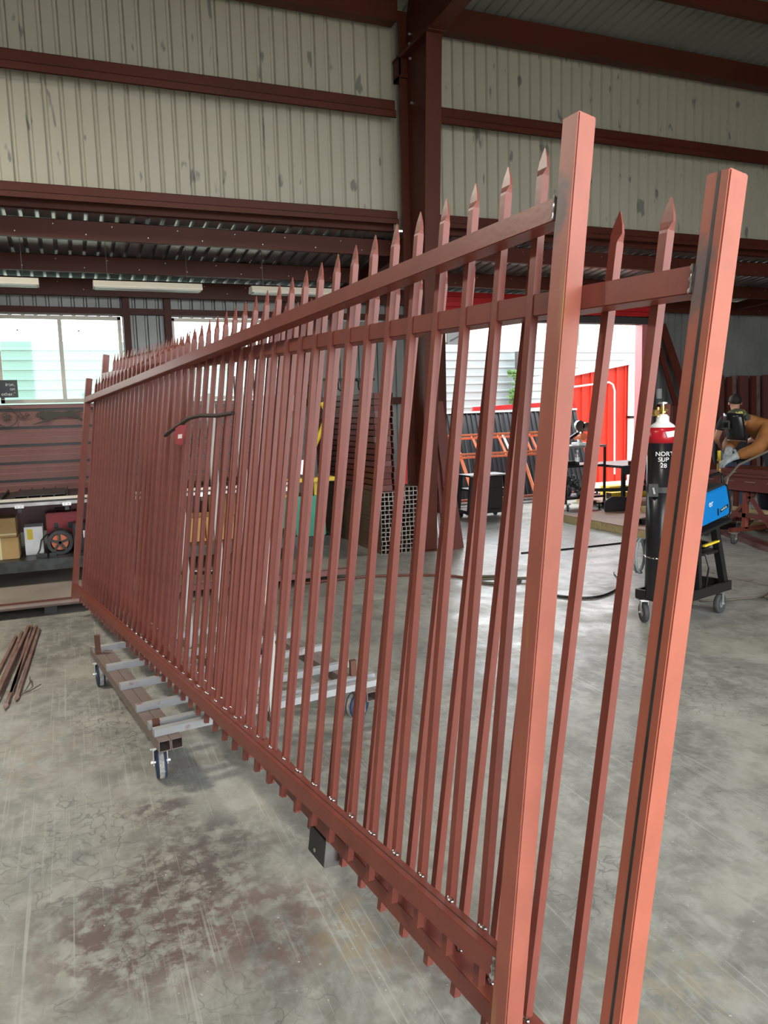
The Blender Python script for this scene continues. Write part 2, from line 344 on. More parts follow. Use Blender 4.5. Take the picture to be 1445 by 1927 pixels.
def sroot(name, label=None):
    o = link(name, None); o['kind'] = 'structure'; ORG[o.name] = (0, 0, 0)
    if label: o['label'] = label
    return o
def text(name, body, size, loc, xdir, ydir, m, parent, off=None, align='LEFT', label=None):
    cu = bpy.data.curves.new(name, 'FONT'); cu.body = body; cu.size = size; cu.extrude = 0.0006; cu.align_x = align
    cu.materials.append(M[m] if isinstance(m, str) else m)
    tmp = bpy.data.objects.new(name, cu); COL.objects.link(tmp); bpy.context.view_layer.update()
    me = bpy.data.meshes.new_from_object(tmp.evaluated_get(bpy.context.evaluated_depsgraph_get())); bpy.data.objects.remove(tmp)
    if not me.materials: me.materials.append(M[m] if isinstance(m, str) else m)
    o = link(name, me, parent); x = Vector(xdir).normalized(); y = Vector(ydir); y = (y - x * y.dot(x)).normalized(); z = x.cross(y)
    mt = Matrix.Identity(4)
    for i in range(3): mt[i][0] = x[i]; mt[i][1] = y[i]; mt[i][2] = z[i]
    og = ORG.get(parent.name, (0, 0, 0)) if parent else (0, 0, 0)
    for i in range(3): mt[i][3] = loc[i] - og[i]
    o.matrix_local = mt
    if label: o['label'] = label
    return o

# ribbed metal sheet: ribs repeat along t; pos(t, depth, e) gives the point; e runs along the rib
def ribs(t0, t1, pitch=0.153, rib=0.045, depth=0.02, ramp=0.008):
    pts = []; k = math.floor(t0 / pitch) - 1
    base = []
    while k * pitch < t1 + pitch:
        s = k * pitch; base += [(s, 0), (s + ramp, depth), (s + rib - ramp, depth), (s + rib, 0)]; k += 1
    def dep(t):
        for (a, da), (b, db) in zip(base, base[1:]):
            if a <= t <= b and b > a: return da + (db - da) * (t - a) / (b - a)
        return 0
    pts = [(t0, dep(t0))] + [q for q in base if t0 < q[0] < t1] + [(t1, dep(t1))]
    return pts
def sheet(pos, t0, t1, e0, e1, **kw):
    b = MB(); p = ribs(t0, t1, **kw); n = len(p)
    b.add([pos(t, d, e) for e in (e0, e1) for t, d in p], [(i, i + 1, n + i + 1, n + i) for i in range(n - 1)]); return b
def split(t0, t1, wd):                                                # sheet edges on the sheet grid
    k = math.ceil(t0 / wd + 1e-6); out = [t0]
    while k * wd < t1 - 0.02:
        if k * wd > t0 + 0.02: out.append(k * wd)
        k += 1
    out.append(t1); return list(zip(out, out[1:]))
def clad(root, m, pos, t0, t1, e0, e1, wd=0.918, name='panel', **kw):
    for i, (a, b) in enumerate(split(t0, t1, wd)):
        sh = (i % 2) * 0.0015
        part(name, sheet(lambda t, d, e: pos(t, d + sh, e), a - (.01 if i else 0), b + .01, e0, e1, **kw), m, root)

# ================================================================== the setting
YM, YW = 8.55, 11.15                                                   # plane of the high wall, plane of the window wall
fl = struct('floor', MB().box(-7, 16, -3.5, 11.3, -0.2, 0), 'concrete')
gr = tag(link('ground', MB().box(-40, 60, 11.3, 60, -0.3, -0.06).box(-40, 60, -40, -3.5, -0.3, -0.06).box(-40, -7, -3.5, 11.3, -.3, -.06).box(16, 60, -3.5, 11.3, -.3, -.06).mesh('ground', 'gravel')), 'pale dusty ground outside beyond the big door', 'ground', kind='structure')
MBg = MB()
for i in range(900):
    x = random.uniform(5.5, 8.6); y = random.uniform(11.6, 11.9); h = random.uniform(0.03, 0.09); a = random.uniform(0, PI)
    dx = math.cos(a) * 0.008; dy = math.sin(a) * 0.008; lx = random.uniform(-.03, .03)
    MBg.add([(x - dx, y - dy, -0.06), (x + dx, y + dy, -0.06), (x + lx, y, -0.06 + h)], [(0, 1, 2)])
solo('grass', MBg, 'grass', 'sparse yellow-green grass on the ground outside the door', 'grass', (7, 11.7, -0.06), kind='stuff')

wb = sroot('wall_back', 'tall pale ribbed metal wall with grey mould spots above the side bay')
mould = mat('mould_spots', (0.43, 0.41, 0.33), 0.40, 0, (0.20, 0.20, 0.175), 5.0, (0.655, 0.70), stretch=(1.5, 1, 0.55), detail=2)
clad(wb, mould, lambda t, d, e: (t, YM + d, e), -6.5, 15.5, 3.72, 6.22, rib=.052, depth=.03, ramp=.015)
def girt(name, x0, x1, z0, z1, y0=8.35, y1=8.53, lip=0.022, lab=None):
    zm = z0 + (z1 - z0) * .40
    b = MB().box(x0, x1, y0 + .03, y0 + .034, zm, z1).box(x0, x1, y0 + .03, y1, z1 - .004, z1).box(x0, x1, y1 - .004, y1, z1 - .06, z1).box(x0, x1, y0, y0 + .004, z0, zm).box(x0, x1, y0, y0 + .034, zm - .004, zm).box(x0, x1, y0, y0 + .02, z0, z0 + .004)
    return struct(name, b, 'frame_red', None, label=lab)
for i, (a, c) in enumerate(((-6.5, 3.66), (3.92, 15.5))):
    s = 'left of' if i == 0 else 'right of'
    girt('wall_girt', a, c, 4.885, 5.075, lab=f'dark red horizontal girt halfway up the high wall, {s} the column')
    girt('wall_girt', a, c, 3.735, 3.885, lab=f'dark red horizontal girt along the foot of the high wall, {s} the column')
    struct('eave_strut', MB().box(a, c, 8.25, 8.43, 5.86, 6.10).box(a, c, 8.24, 8.25, 5.84, 5.87), 'frame_red', None, label=f'dark red eave strut at the top of the high wall, {s} the column')
    struct('eave_beam', MB().box(a, c, 8.50, 8.58, 3.69, 3.80), 'frame_red', None, label=f'dark red beam carrying the side bay roof, {s} the column')

# main roof, rising towards the viewer, its purlins and the frames
rf = sroot('roof', 'grey ribbed roof sheeting rising from the top of the high wall')
clad(rf, 'roofliner', lambda t, d, e: (t, e, 6.12 + 0.1 * (8.55 - e) + d), -6.5, 15.5, -3.2, 8.6)
for k, y in enumerate((7.2, 5.8, 4.4, 3.0, 1.6, 0.2, -1.2, -2.6)):
    z = 6.10 + 0.1 * (8.55 - y)
    struct('roof_purlin', MB().box(-6.5, 15.5, y, y + .07, z - .2, z), 'frame_red', None)
def frame(x):
    c = link('steel_frame', None); c['kind'] = 'structure'; ORG[c.name] = (0, 0, 0)
    c['label'] = {3.8: 'dark red tapered steel column and rafter in the middle of the high wall', 11.5: 'dark red steel column and rafter far right of the high wall', -3.9: 'dark red steel column and rafter far left'}[x]
    part('web', MB().prism([(8.33, 0), (8.33, 5.9), (8.25, 6.1), (-3.1, 7.2), (-3.1, 6.55), (7.0, 5.54), (7.65, 5.5), (8.0, 0)], (x - .005, 0, 0), (0, 1, 0), (0, 0, 1), (1, 0, 0), .01), 'frame_red', c)
    part('inner_flange', MB().beam((x, 8.0, 0), (x, 7.65, 5.5), .18, .012, (0, 1, 0)), 'frame_red', c)
    part('outer_flange', MB().box(x - .1, x + .1, 8.33, 8.345, 0, 6.0), 'frame_red', c)
    part('rafter_flange', MB().beam((x, 7.65, 5.5), (x, 7.0, 5.52), .18, .012).beam((x, 7.0, 5.52), (x, -3.1, 6.53), .18, .012), 'frame_red', c)
    part('end_plate', MB().beam((x, 7.58, 5.50), (x, 8.52, 5.53), .2, .03).box(x - .1, x + .1, 8.3, 8.5, 5.30, 5.33).box(x - .1, x - .08, 8.33, 8.5, 5.3, 5.53), 'frame_red', c)
    part('base_plate', MB().box(x - .11, x + .11, 7.93, 8.42, 0, .015), 'frame_red', c)
    for j, (yy, zz) in enumerate(((8.22, 5.62), (8.22, 5.72), (8.22, 5.47), (8.2, 5.0), (7.72, 4.9))):
        part('bolt', MB().cyl((x - .03, yy, zz), (x - .005, yy, zz), .014, n=6), 'zinc', c)
    # rafter of the side bay
    part('side_rafter', MB().prism([(8.34, 3.42), (8.34, 3.66), (11.0, 3.42), (11.0, 3.30)], (x - .004, 0, 0), (0, 1, 0), (0, 0, 1), (1, 0, 0), .008)
         .beam((x, 8.34, 3.42), (x, 11.0, 3.295), .15, .01), 'frame_red', c)
for x in (3.8, 11.5, -3.9): frame(x)

# side bay roof: galvanised ribs over three purlins
sr = sroot('roof_side_bay', 'ribbed galvanised roof of the low side bay under the high wall')
clad(sr, 'galv', lambda t, d, e: (t, e, 3.70 - 0.1 * (e - 8.6) + d), -6.5, 15.5, 8.56, 11.22, depth=0.032)
for (y, z1, h, lab) in ((8.80, 3.665, .19, 'nearest to the high wall'), (10.0, 3.545, .19, 'in the middle of the side bay'), (10.95, 3.44, .22, 'over the windows')):
    b = MB().box(-6.5, 15.5, y, y + .006, z1 - h, z1).box(-6.5, 15.5, y, y + .07, z1 - .006, z1).box(-6.5, 15.5, y - .012, y + .06, z1 - h, z1 - h + .008)
    o = struct('side_bay_purlin', b, 'frame_red', None, label='dark red purlin of the side bay roof, ' + lab)
    bb = MB()
    for k in range(60):
        xx = -5 + k * .31 + (0.05 if k % 3 else 0)
        bb.cyl((xx, y - .004, z1 - .05 - (.09 if k % 2 else 0)), (xx, y, z1 - .05 - (.09 if k % 2 else 0)), .006, n=6)
    part('screws', bb, 'zinc', o, kind='stuff')

# window wall with its two windows and the big door
ww = sroot('wall_windows', 'grey ribbed metal wall of the side bay holding the windows and the big door')
P = lambda t, d, e: (t, YW + d, e)
for (a, c, e0, e1) in ((-6.5, 5.55, 0, 1.84), (-6.5, 5.55, 2.99, 3.42), (5.55, 9.42, 3.05, 3.42), (9.42, 15.5, 0, 3.42), (-6.5, -2.3, 1.84, 2.99), (.78, 1.40, 1.84, 2.99), (2.93, 5.55, 1.84, 2.99)):
    clad(ww, 'siding', P, a, c, e0, e1, rib=.05, depth=.028, ramp=.014)
wf = struct('trim_1', MB().box(-6.5, 5.5, 11.06, 11.14, 3.01, 3.09).box(.79, .88, 11.05, 11.14, 0, 3.4).box(1.33, 1.42, 11.05, 11.14, 0, 3.4).box(2.95, 3.04, 11.05, 11.14, 0, 3.4).box(-6.5, 5.5, 11.05, 11.14, 1.74, 1.84), 'frame_red', None, label='dark red framing posts and rails around the windows')
def window(n, x0, x1, lab):
    w_ = sroot('window_%d' % n, lab)
    z0, z1 = 1.86, 2.98; t = .045
    part('frame', MB().box(x0, x1, 11.08, 11.16, z1 - t, z1).box(x0, x1, 11.08, 11.16, z0, z0 + t).box(x0, x0 + t, 11.08, 11.16, z0, z1).box(x1 - t, x1, 11.08, 11.16, z0, z1), 'alu', w_)
    xm = (x0 + x1) / 2
    part('mullion', MB().box(xm - .025, xm + .025, 11.08, 11.15, z0 + t, z1 - t), 'alu', w_)
    part('pane', MB().box(x0 + t, xm - .025, 11.12, 11.124, z0 + t, z1 - t), 'glass', w_)
    part('pane', MB().box(xm + .025, x1 - t, 11.12, 11.124, z0 + t, z1 - t), 'glass', w_)
    for xx in (x0 + .25, xm + .22):
        part('sticker', MB().box(xx, xx + .02, 11.116, 11.119, 2.78, 2.8), 'rubber', w_)
window(1, -.77, .76, 'wide two-pane window at the left, above the maroon slatted panels')
window(2, 1.41, 2.94, 'two-pane window behind the spear tips of the gates')
window(3, -2.3, -.80, 'two-pane window just outside the left edge')
# big door: red jambs, header, dark track, ribbed red panel over it
dr = sroot('door_1', 'big open roll-up doorway onto the yard with red jambs')
part('jamb', MB().box(9.40, 9.60, 10.98, 11.16, 0, 3.05), 'lit_jamb', dr, label='right jamb, pink from red light put into its colour')
part('jamb', MB().box(5.38, 5.56, 10.98, 11.16, 0, 3.05), 'frame_red', dr, label='dark red left jamb')
part('header', MB().box(5.3, 9.75, 10.94, 11.12, 3.01, 3.12), 'rubber', dr)
part('track', MB().box(9.60, 9.66, 10.90, 11.1, 0, 3.15), 'rubber', dr)
for k in range(4):
    part('red_panel', MB().box(5.5, 9.72, 10.86 - .01 * (k % 2), 10.93, 3.13 + k * .075, 3.20 + k * .075), 'red_trim', dr)
part('sill', MB().box(5.5, 9.5, 11.18, 11.3, -.01, .03), 'steel', dr)
# far left and right end walls
we = sroot('wall_left', 'ribbed end wall outside the left edge'); clad(we, 'siding', lambda t, d, e: (-6.5 - d, t, e), -3.0, 11.15, 0, 3.5)
we = sroot('wall_left', 'upper ribbed end wall outside the left edge'); clad(we, 'siding', lambda t, d, e: (-6.5 - d, t, e), -3.0, 8.55, 3.5, 7.2)
wq = sroot('light_wall_front', 'unseen wall behind the viewer, added to narrow the daylight from the open shop front'); 
for (xa, xb, za, zb) in ((-6.5, -0.8, 0, 7.2), (7.2, 15.5, 0, 7.2), (-0.8, 7.2, 4.7, 7.2)): clad(wq, 'siding', lambda t, d, e: (t, -2.3 - d, e), xa, xb, za, zb)  # added out of view; opening kept narrow so daylight comes from behind
we = sroot('wall_right', 'ribbed end wall outside the right edge'); clad(we, 'siding', lambda t, d, e: (15.5 + d, t, e), -3.0, 11.15, 0, 7.2)

# ================================================================== the two gates
QS, HR, AR, AD, WP, SP = 0.019, 1.4839, 0.0478, 0.0432, 0.047, 0.1216   # picket side, rail gap, rail height, rail depth, post side, picket spacing
G = {1: dict(L=(-0.14204705, 0.98901027, -0.04100383), U=(0.13574513, 0.06049551, 0.98889512), N=(-0.98050798, -0.13490357, 0.14284654), o=(0.7202, 1.2472, 0.5191), S=5.4906, T=1.6845, s0=0.0974, b=0.0834),
     2: dict(L=(-0.12808712, 0.99146980, 0.02411071), U=(0.12686842, -0.00773089, 0.99188943), N=(-0.98361481, -0.13010714, 0.12479598), o=(0.7944, 1.0420, 0.3305), S=5.5268, T=1.6786, s0=0.1055, b=0.0787)}
def picket_mesh(top, bot):
    h = QS / 2; b = MB()
    lv = [(bot, h, h), (top - .066, h, h), (top - .060, h * 1.02, h * .9), (top - .054, .0115, .0062), (top - .045, .0150, .0034), (top - .026, .0112, .0026), (top, .0010, .0010)]
    vs = [(x * a, y * c, z) for z, a, c in lv for x, y in ((-1, -1), (1, -1), (1, 1), (-1, 1))]
    fs = [(i * 4 + k, i * 4 + (k + 1) % 4, (i + 1) * 4 + (k + 1) % 4, (i + 1) * 4 + k) for i in range(len(lv) - 1) for k in range(4)]
    n = (len(lv) - 1) * 4
    return b.add(vs, fs + [(3, 2, 1, 0), (n, n + 1, n + 2, n + 3)])
for gi, lab in ((1, 'nearer rust-red spear-topped gate with the scorched end post, leaning on the cart'),
                (2, 'rear rust-red spear-topped gate whose end post stands furthest right')):
    g = G[gi]; S_, T = g['S'], g['T']
    root = thing('steel_gate', lab.replace('’', "'"), 'gate', g['o'], 'two long spear-topped gates', local=True)
    mt = Matrix.Identity(4)
    for i in range(3): mt[i][0] = g['L'][i]; mt[i][1] = g['N'][i]; mt[i][2] = g['U'][i]; mt[i][3] = g['o'][i]
    root.matrix_world = mt
    pm = 'post_front' if gi == 1 else 'post_back'
    bot = -0.60 if gi == 1 else -.30
    bot = {1: -0.36, 2: -0.26}[gi]
    for (x0, x1, lb) in ((-WP, 0, 'near end post with a scorched weld patch'), (S_, S_ + WP, 'far end post')):
        bb = bot if x0 < 0 else -.12
        part('post', MB().box(x0, x1, -WP, 0, bb, T), pm if x0 < 0 else 'primer', root, bevel=.0028, smooth=False, label=lb)
    if gi == 2:
        part('post_seam', MB().box(-WP * .62, -WP * .50, -.001, .0006, bot, T), 'black_steel', root, label='dark weld seam down the post')
    tr = part('top_rail', MB().box(0, S_, -AD, 0, HR, HR + AR), 'primer', root, bevel=.002)
    br = part('bottom_rail', MB().box(0, S_, -AD if gi == 1 else -.075, 0, -AR, 0), 'primer', root, bevel=.002)
    if gi == 1: part('rail_seam', MB().box(0, S_, -AD * .47 - .0012, -AD * .47 + .0012, -.002, .0006), 'black_steel', root, label='dark weld seam along the bottom rail')
    pmesh = picket_mesh(HR + AR + .148, -AR - g['b']).mesh('picket', 'primer')
    wm = MB().ball((0, 0, 0), .0075, (1.7, 1.1, .7), 8, 4).ball((.009, -.001, 0), .006, (1.2, 1, .9), 7, 4).mesh('weld_bead', 'weld', smooth=True)
    for i in range(44):
        s = g['s0'] + i * SP + QS / 2
        p = link('picket', pmesh, root); p.location = (s, -AD - QS / 2 - .0006, 0)
        if i < 30:
            q = link('weld_bead', wm, root); q.location = (s - QS / 2 - .003, -AD + .001, .002); q.rotation_euler = (0, 0, random.uniform(-.3, .3)); q.scale = (random.uniform(.8, 1.2),) * 3
    jb = MB()
    for zz in (HR, -AR):
        jb = MB()
        n_ = 9; vs = []
        for k in range(n_):
            z = zz + AR * k / (n_ - 1); wv = .0055 + .0035 * math.sin(k * 1.9) + (.006 * (1 - k / (n_ - 1)) if zz < 0 else 0)
            vs += [(-.003, .0008, z), (.001, .004, z + .002), (wv, .0006, z)]
        jb.add(vs, [(3 * k + a, 3 * k + a + 1, 3 * k + a + 4, 3 * k + a + 3) for k in range(n_ - 1) for a in (0, 1)])
        part('weld_seam', jb, 'weld', root, smooth=True, label='silver weld where the %s rail meets the post' % ('top' if zz > 0 else 'bottom'))
    part('end_plate', MB().box(-.0, .004, -.001, .0012, -AR, 0), 'weld', root)
    if gi == 2:
        br = part('roller_bracket', MB().box(1.11, 1.225, -.001, .003, -.135, -.048).box(1.11, 1.225, -.060, -.056, -.135, -.048).box(1.11, 1.225, -.060, .003, -.052, -.048), 'black_steel', root, label='dark steel roller bracket under the bottom rail')
        part('bracket_edge', MB().box(1.106, 1.11, -.060, .003, -.135, -.048), 'steel', br, label='paler end plate')
        part('bolt_hole', MB().cyl((1.18, .0028, -.115), (1.18, .0042, -.115), .0065, n=12), 'zinc', br)
    if gi == 1:
        st = tag(MBobj := link('ratchet_strap', MB().tube([(2.86, .004, 1.140), (2.75, .012, 1.155), (2.60, .010, 1.180), (2.42, .012, 1.207), (2.25, .008, 1.212), (2.12, -.03, 1.209), (1.98, -.05, 1.215)], .010, 6).mesh('ratchet_strap', 'strap')), 'dark webbing strap with a red tag slung across the near gate pickets', 'strap')
        st.matrix_world = mt; ORG[st.name] = (0, 0, 0)
        tg = part('tag', MB().prism([(0, 0), (.20, .01), (.17, -.085), (.05, -.095)], (2.44, .014, 1.175), (1, 0, 0), (0, 0, 1), (0, 1, 0), .002), 'tag', st, label='red tag with a white label')
        part('tag_label', MB().box(2.50, 2.57, .016, .0166, 1.115, 1.135), 'white', tg)

# ================================================================== the wheeled cart under the gates
CO = Vector((0.256, 3.405, 0)); CY = Vector((-.143, .99, 0)).normalized(); CX = Vector((CY.y, -CY.x, 0))
def c3(x, y, z): return CO + CX * x + CY * y + Vector((0, 0, z))
cart = thing('gate_cart', 'low worn steel cart on four casters carrying both gates', 'cart', tuple(c3(.57, .8, 0)))
for sx in (0, 1.045):
    for k in (0, 1):
        x = sx + .0275 + k * .0545
        part('side_beam', MB().tubebox(c3(x, -.05, .19), c3(x, 1.62, .19), .052, .05), 'cartsteel', cart, bevel=0)
for j, (y, zt) in enumerate(((.03, .25), (.12, .245), (.37, .245), (.73, .245), (1.09, .245), (1.50, .25))):
    for (xa, xb) in (((-.0, 1.18),)):
        part('cross_bar', MB().beam(c3(xa, y, .230), c3(xb, y, .230), .04, .034), 'cartbar', cart, label='whitened cross bar with red paint smears')
for k, (x, y, h) in enumerate(((.565, .012, 1.62), (.565, .27, 1.62), (.535, .62, 1.55), (.535, 1.28, 1.5))):
    part('upright', MB().beam(c3(x, y, .19), c3(x, y, .19 + h), .038, .038, (0, 1, 0)), 'whitepost', cart, label='chalky white upright')
part('centre_beam', MB().tubebox(c3(.56, -.02, .19), c3(.56, 1.6, .19), .05, .05), 'cartsteel', cart)
for (x, y, h) in ((.02, 1.45, .12), (1.07, .14, .12), (.03, .1, .05), (1.07, 1.45, .1)):
    part('stake', MB().beam(c3(x, y, .21), c3(x, y, .21 + h), .032, .03, (0, 1, 0)), 'rustpin', cart, label='short rusty stake')
def caster(root, c, r, head, wheelmat, zt, wd=.045, side=True, fork='zinc'):
    c = Vector(c); d = Vector((math.cos(head), math.sin(head), 0)); sd = Vector((-d.y, d.x, 0))
    ce = part('caster', MB().beam(c + Vector((0, 0, zt - .008)) - d * .045, c + Vector((0, 0, zt - .008)) + d * .045, .09, .008)
              .beam(c + sd * (wd / 2 + .008) + Vector((0, 0, r - .01)), c + sd * (wd / 2 + .008) + Vector((0, 0, zt - .006)), .035, .004, sd)
              .beam(c - sd * (wd / 2 + .008) + Vector((0, 0, r - .01)), c - sd * (wd / 2 + .008) + Vector((0, 0, zt - .006)), .035, .004, sd)
              .beam(c - sd * (wd / 2 + .01) + Vector((0, 0, zt - .02)), c + sd * (wd / 2 + .01) + Vector((0, 0, zt - .02)), .05, .01)
              .cyl(c - sd * (wd / 2 + .02) + Vector((0, 0, r)), c + sd * (wd / 2 + .02) + Vector((0, 0, r)), .009, n=8), fork, root)
    q = c + Vector((0, 0, r)); wh = MB()
    pr = [(r * .45, wd / 2), (r * .93, wd / 2), (r, wd * .3), (r, -wd * .3), (r * .93, -wd / 2), (r * .45, -wd / 2)]
    n = 20; vs = []
    for i in range(n):
        a = 2 * PI * i / n
        vs += [q + d * (math.cos(a) * rr) + Vector((0, 0, math.sin(a) * rr)) + sd * ss for rr, ss in pr]
    wh.add(vs, [(i * 6 + k, i * 6 + (k + 1) % 6, ((i + 1) % n) * 6 + (k + 1) % 6, ((i + 1) % n) * 6 + k) for i in range(n) for k in range(6)])
    part('wheel', wh, wheelmat, ce, smooth=True)
    part('hub', MB().cyl(q - sd * (wd * .42), q + sd * (wd * .42), r * .46, n=14), fork, ce)
    if wheelmat == 'blue_rubber':
        vs = []
        for i in range(n):
            a = 2 * PI * i / n
            vs += [q + d * (math.cos(a) * (r + .0007)) + Vector((0, 0, math.sin(a) * (r + .0007))) + sd * ss for ss in (-wd * .24, wd * .24)]
        part('tread', MB().add(vs, [(i * 2, i * 2 + 1, ((i + 1) % n) * 2 + 1, ((i + 1) % n) * 2) for i in range(n)]), 'tread', ce)
    return ce
hd = math.atan2(CY.y, CY.x)
caster(cart, c3(.03, .06, 0), .076, hd - .16, 'blue_rubber', .165)
caster(cart, c3(.03, 1.50, 0), .076, hd - .05, 'blue_rubber', .165)
ce = caster(cart, c3(1.10, .16, 0), .076, hd - 1.2, 'blue_rubber', .165)
caster(cart, c3(1.10, 1.50, 0), .076, hd + .6, 'blue_rubber', .165)
q = c3(1.10, .16, .085); dd = Vector((math.cos(hd - 1.2), math.sin(hd - 1.2), 0)); sdd = Vector((-dd.y, dd.x, 0))
if sdd.y > 0: sdd = -sdd
part('brake_plate', MB().prism([(-.022, -.05), (.0, -.06), (.022, -.05), (.022, .035), (-.022, .035)], q + sdd * .036, dd, (0, 0, 1), sdd, .003), 'zinc', ce, label='grey brake plate with a white sticker')

# ================================================================== loose pickets on the floor at the left
sm = MB()
def floor_picket(i, x0, y0, x1, y1, z, spear):
    p0 = Vector((x0, y0, z)); p1 = Vector((x1, y1, z)); b = MB(); d = (p0 - p1).normalized(); s = Vector((-d.y, d.x, 0))
    b.beam(p0, p1, .019, .019)
    if spear:
        for hw, ht, t0, hw2, ht2, t1 in ((.0095, .0095, 0, .014, .003, .02), (.014, .003, .02, .001, .001, .075)):
            a0 = p0 + d * t0; a1 = p0 + d * t1; u = Vector((0, 0, 1))
            b.add([a0 - s * hw - u * ht, a0 + s * hw - u * ht, a0 + s * hw + u * ht, a0 - s * hw + u * ht, a1 - s * hw2 - u * ht2, a1 + s * hw2 - u * ht2, a1 + s * hw2 + u * ht2, a1 - s * hw2 + u * ht2],
                  [(3, 2, 1, 0), (4, 5, 6, 7), (0, 1, 5, 4), (1, 2, 6, 5), (2, 3, 7, 6), (3, 0, 4, 7)])
    nm = ['loose picket furthest right on the floor, by the short wire', 'loose picket on the floor whose spear tip reaches nearest the viewer', 'loose picket third from the right of the floor bundle', 'loose picket fourth from the right of the floor bundle',
          'loose picket fifth from the right of the floor bundle', 'loose picket sixth from the right, at the left side of the floor bundle', 'loose picket lying across the top of the floor bundle', 'short loose picket lying apart at the left edge on the floor'][i]
    solo('loose_picket', b, 'rodgrey', nm, 'picket', (x1, y1, 0), 'loose pickets on the floor')
fp = [(-.395, 4.88, -.325, 6.45, .0105, 1), (-.445, 4.76, -.35, 6.56, .0105, 1), (-.43, 4.95, -.385, 6.57, .0105, 0), (-.495, 4.90, -.415, 6.40, .0105, 1),
      (-.52, 4.80, -.445, 6.42, .0105, 0), (-.575, 4.85, -.48, 6.30, .0105, 1), (-.50, 4.93, -.40, 6.50, .0305, 1), (-.80, 5.4, -.64, 6.3, .0105, 0)]
for i, a in enumerate(fp): floor_picket(i, *a)
solo('wire_offcut', MB().tube([(-.38, 4.92, .008), (-.33, 4.95, .012), (-.27, 5.02, .02)], .004, 5).tube([(-.36, 4.97, .006), (-.33, 5.06, .03), (-.34, 5.2, .02)], .004, 5), 'steel', 'short bent wire beside the loose picket tips', 'wire', (-.33, 4.95, 0))

ORD = ['first', 'second', 'third', 'fourth', 'fifth', 'sixth', 'seventh', 'eighth', 'ninth', 'tenth', 'eleventh', 'twelfth', 'thirteenth', 'fourteenth', 'fifteenth', 'sixteenth', 'seventeenth']

# ================================================================== long steel platform, workbench and slatted panels under the windows
pf = thing('low_platform', 'long low platform with dusty top and dark pipe edge behind the gates', 'platform', (0.2, 8.0, 0))
part('deck', MB().box(-2.6, 2.42, 7.0, 9.6, .07, .115), 'platform', pf)
part('edge_channel', MB().box(-2.62, 2.44, 6.93, 6.985, .07, .125).box(-2.62, 2.44, 6.985, 7.0, .065, .075), 'maroon', pf, bevel=.003)
for x in (-2.2, -.3, 1.4):
    part('skid', MB().box(x, x + .1, 7.02, 9.5, 0, .07), 'black', pf)
part('side_pipe', MB().cyl((-2.62, 6.91, .10), (-.02, 6.91, .10), .022, n=8), 'cartsteel', pf, label='brown pipe along the front edge')
DK = .115
wbn = thing('workbench', 'long steel workbench with slotted dark top and bright front rail below the maroon panels', 'workbench', (0.6, 8.4, DK))
part('tray', MB().box(-2.4, 2.15, 7.74, 8.80, .885, .90), 'black_steel', wbn)
sl = 0
for k in range(40):
    x = -2.3 + k * .112
    part('slat', MB().box(x, x + .012, 7.76, 8.78, .90, .935), 'black_steel', wbn)
part('plate_cover', MB().box(-.50, -.07, 7.80, 8.5, .936, .942), 'black_steel', wbn, label='dark flat plate lying in the top')
part('front_rail', MB().box(-2.4, 2.15, 7.68, 7.735, .855, .885), 'steel', wbn, bevel=.003, label='bright steel front rail')
part('top_edge', MB().box(-2.4, 2.15, 7.72, 7.745, .90, .925), 'alu', wbn)
for x in (-1.6, -.98, -.50, -.10, .32, .72, 1.14, 1.58, 1.98):
    ck = part('bracket', MB().box(x, x + .075, 7.665, 7.68, .842, .87), 'zinc', wbn)
    part('clip', MB().box(x + .02, x + .055, 7.67, 7.70, .80, .842), 'black_steel', wbn)
    part('screw', MB().cyl((x + .02, 7.662, .855), (x + .02, 7.665, .855), .004, n=6), 'black', ck)
    part('screw', MB().cyl((x + .05, 7.662, .855), (x + .05, 7.665, .855), .004, n=6), 'black', ck)
part('back_apron', MB().box(-2.4, 2.15, 8.76, 8.80, .48, .88), 'maroon', wbn)
part('shelf', MB().box(-2.4, 2.15, 7.70, 8.76, .33, .355).box(-2.4, 2.15, 7.68, 7.705, .25, .355), 'black_steel', wbn, label='dark steel lower shelf')
for x in (-2.35, -.95, .85, 2.08):
    for y in (7.76, 8.68):
        part('leg', MB().box(x, x + .06, y, y + .06, DK, .885), 'black', wbn)

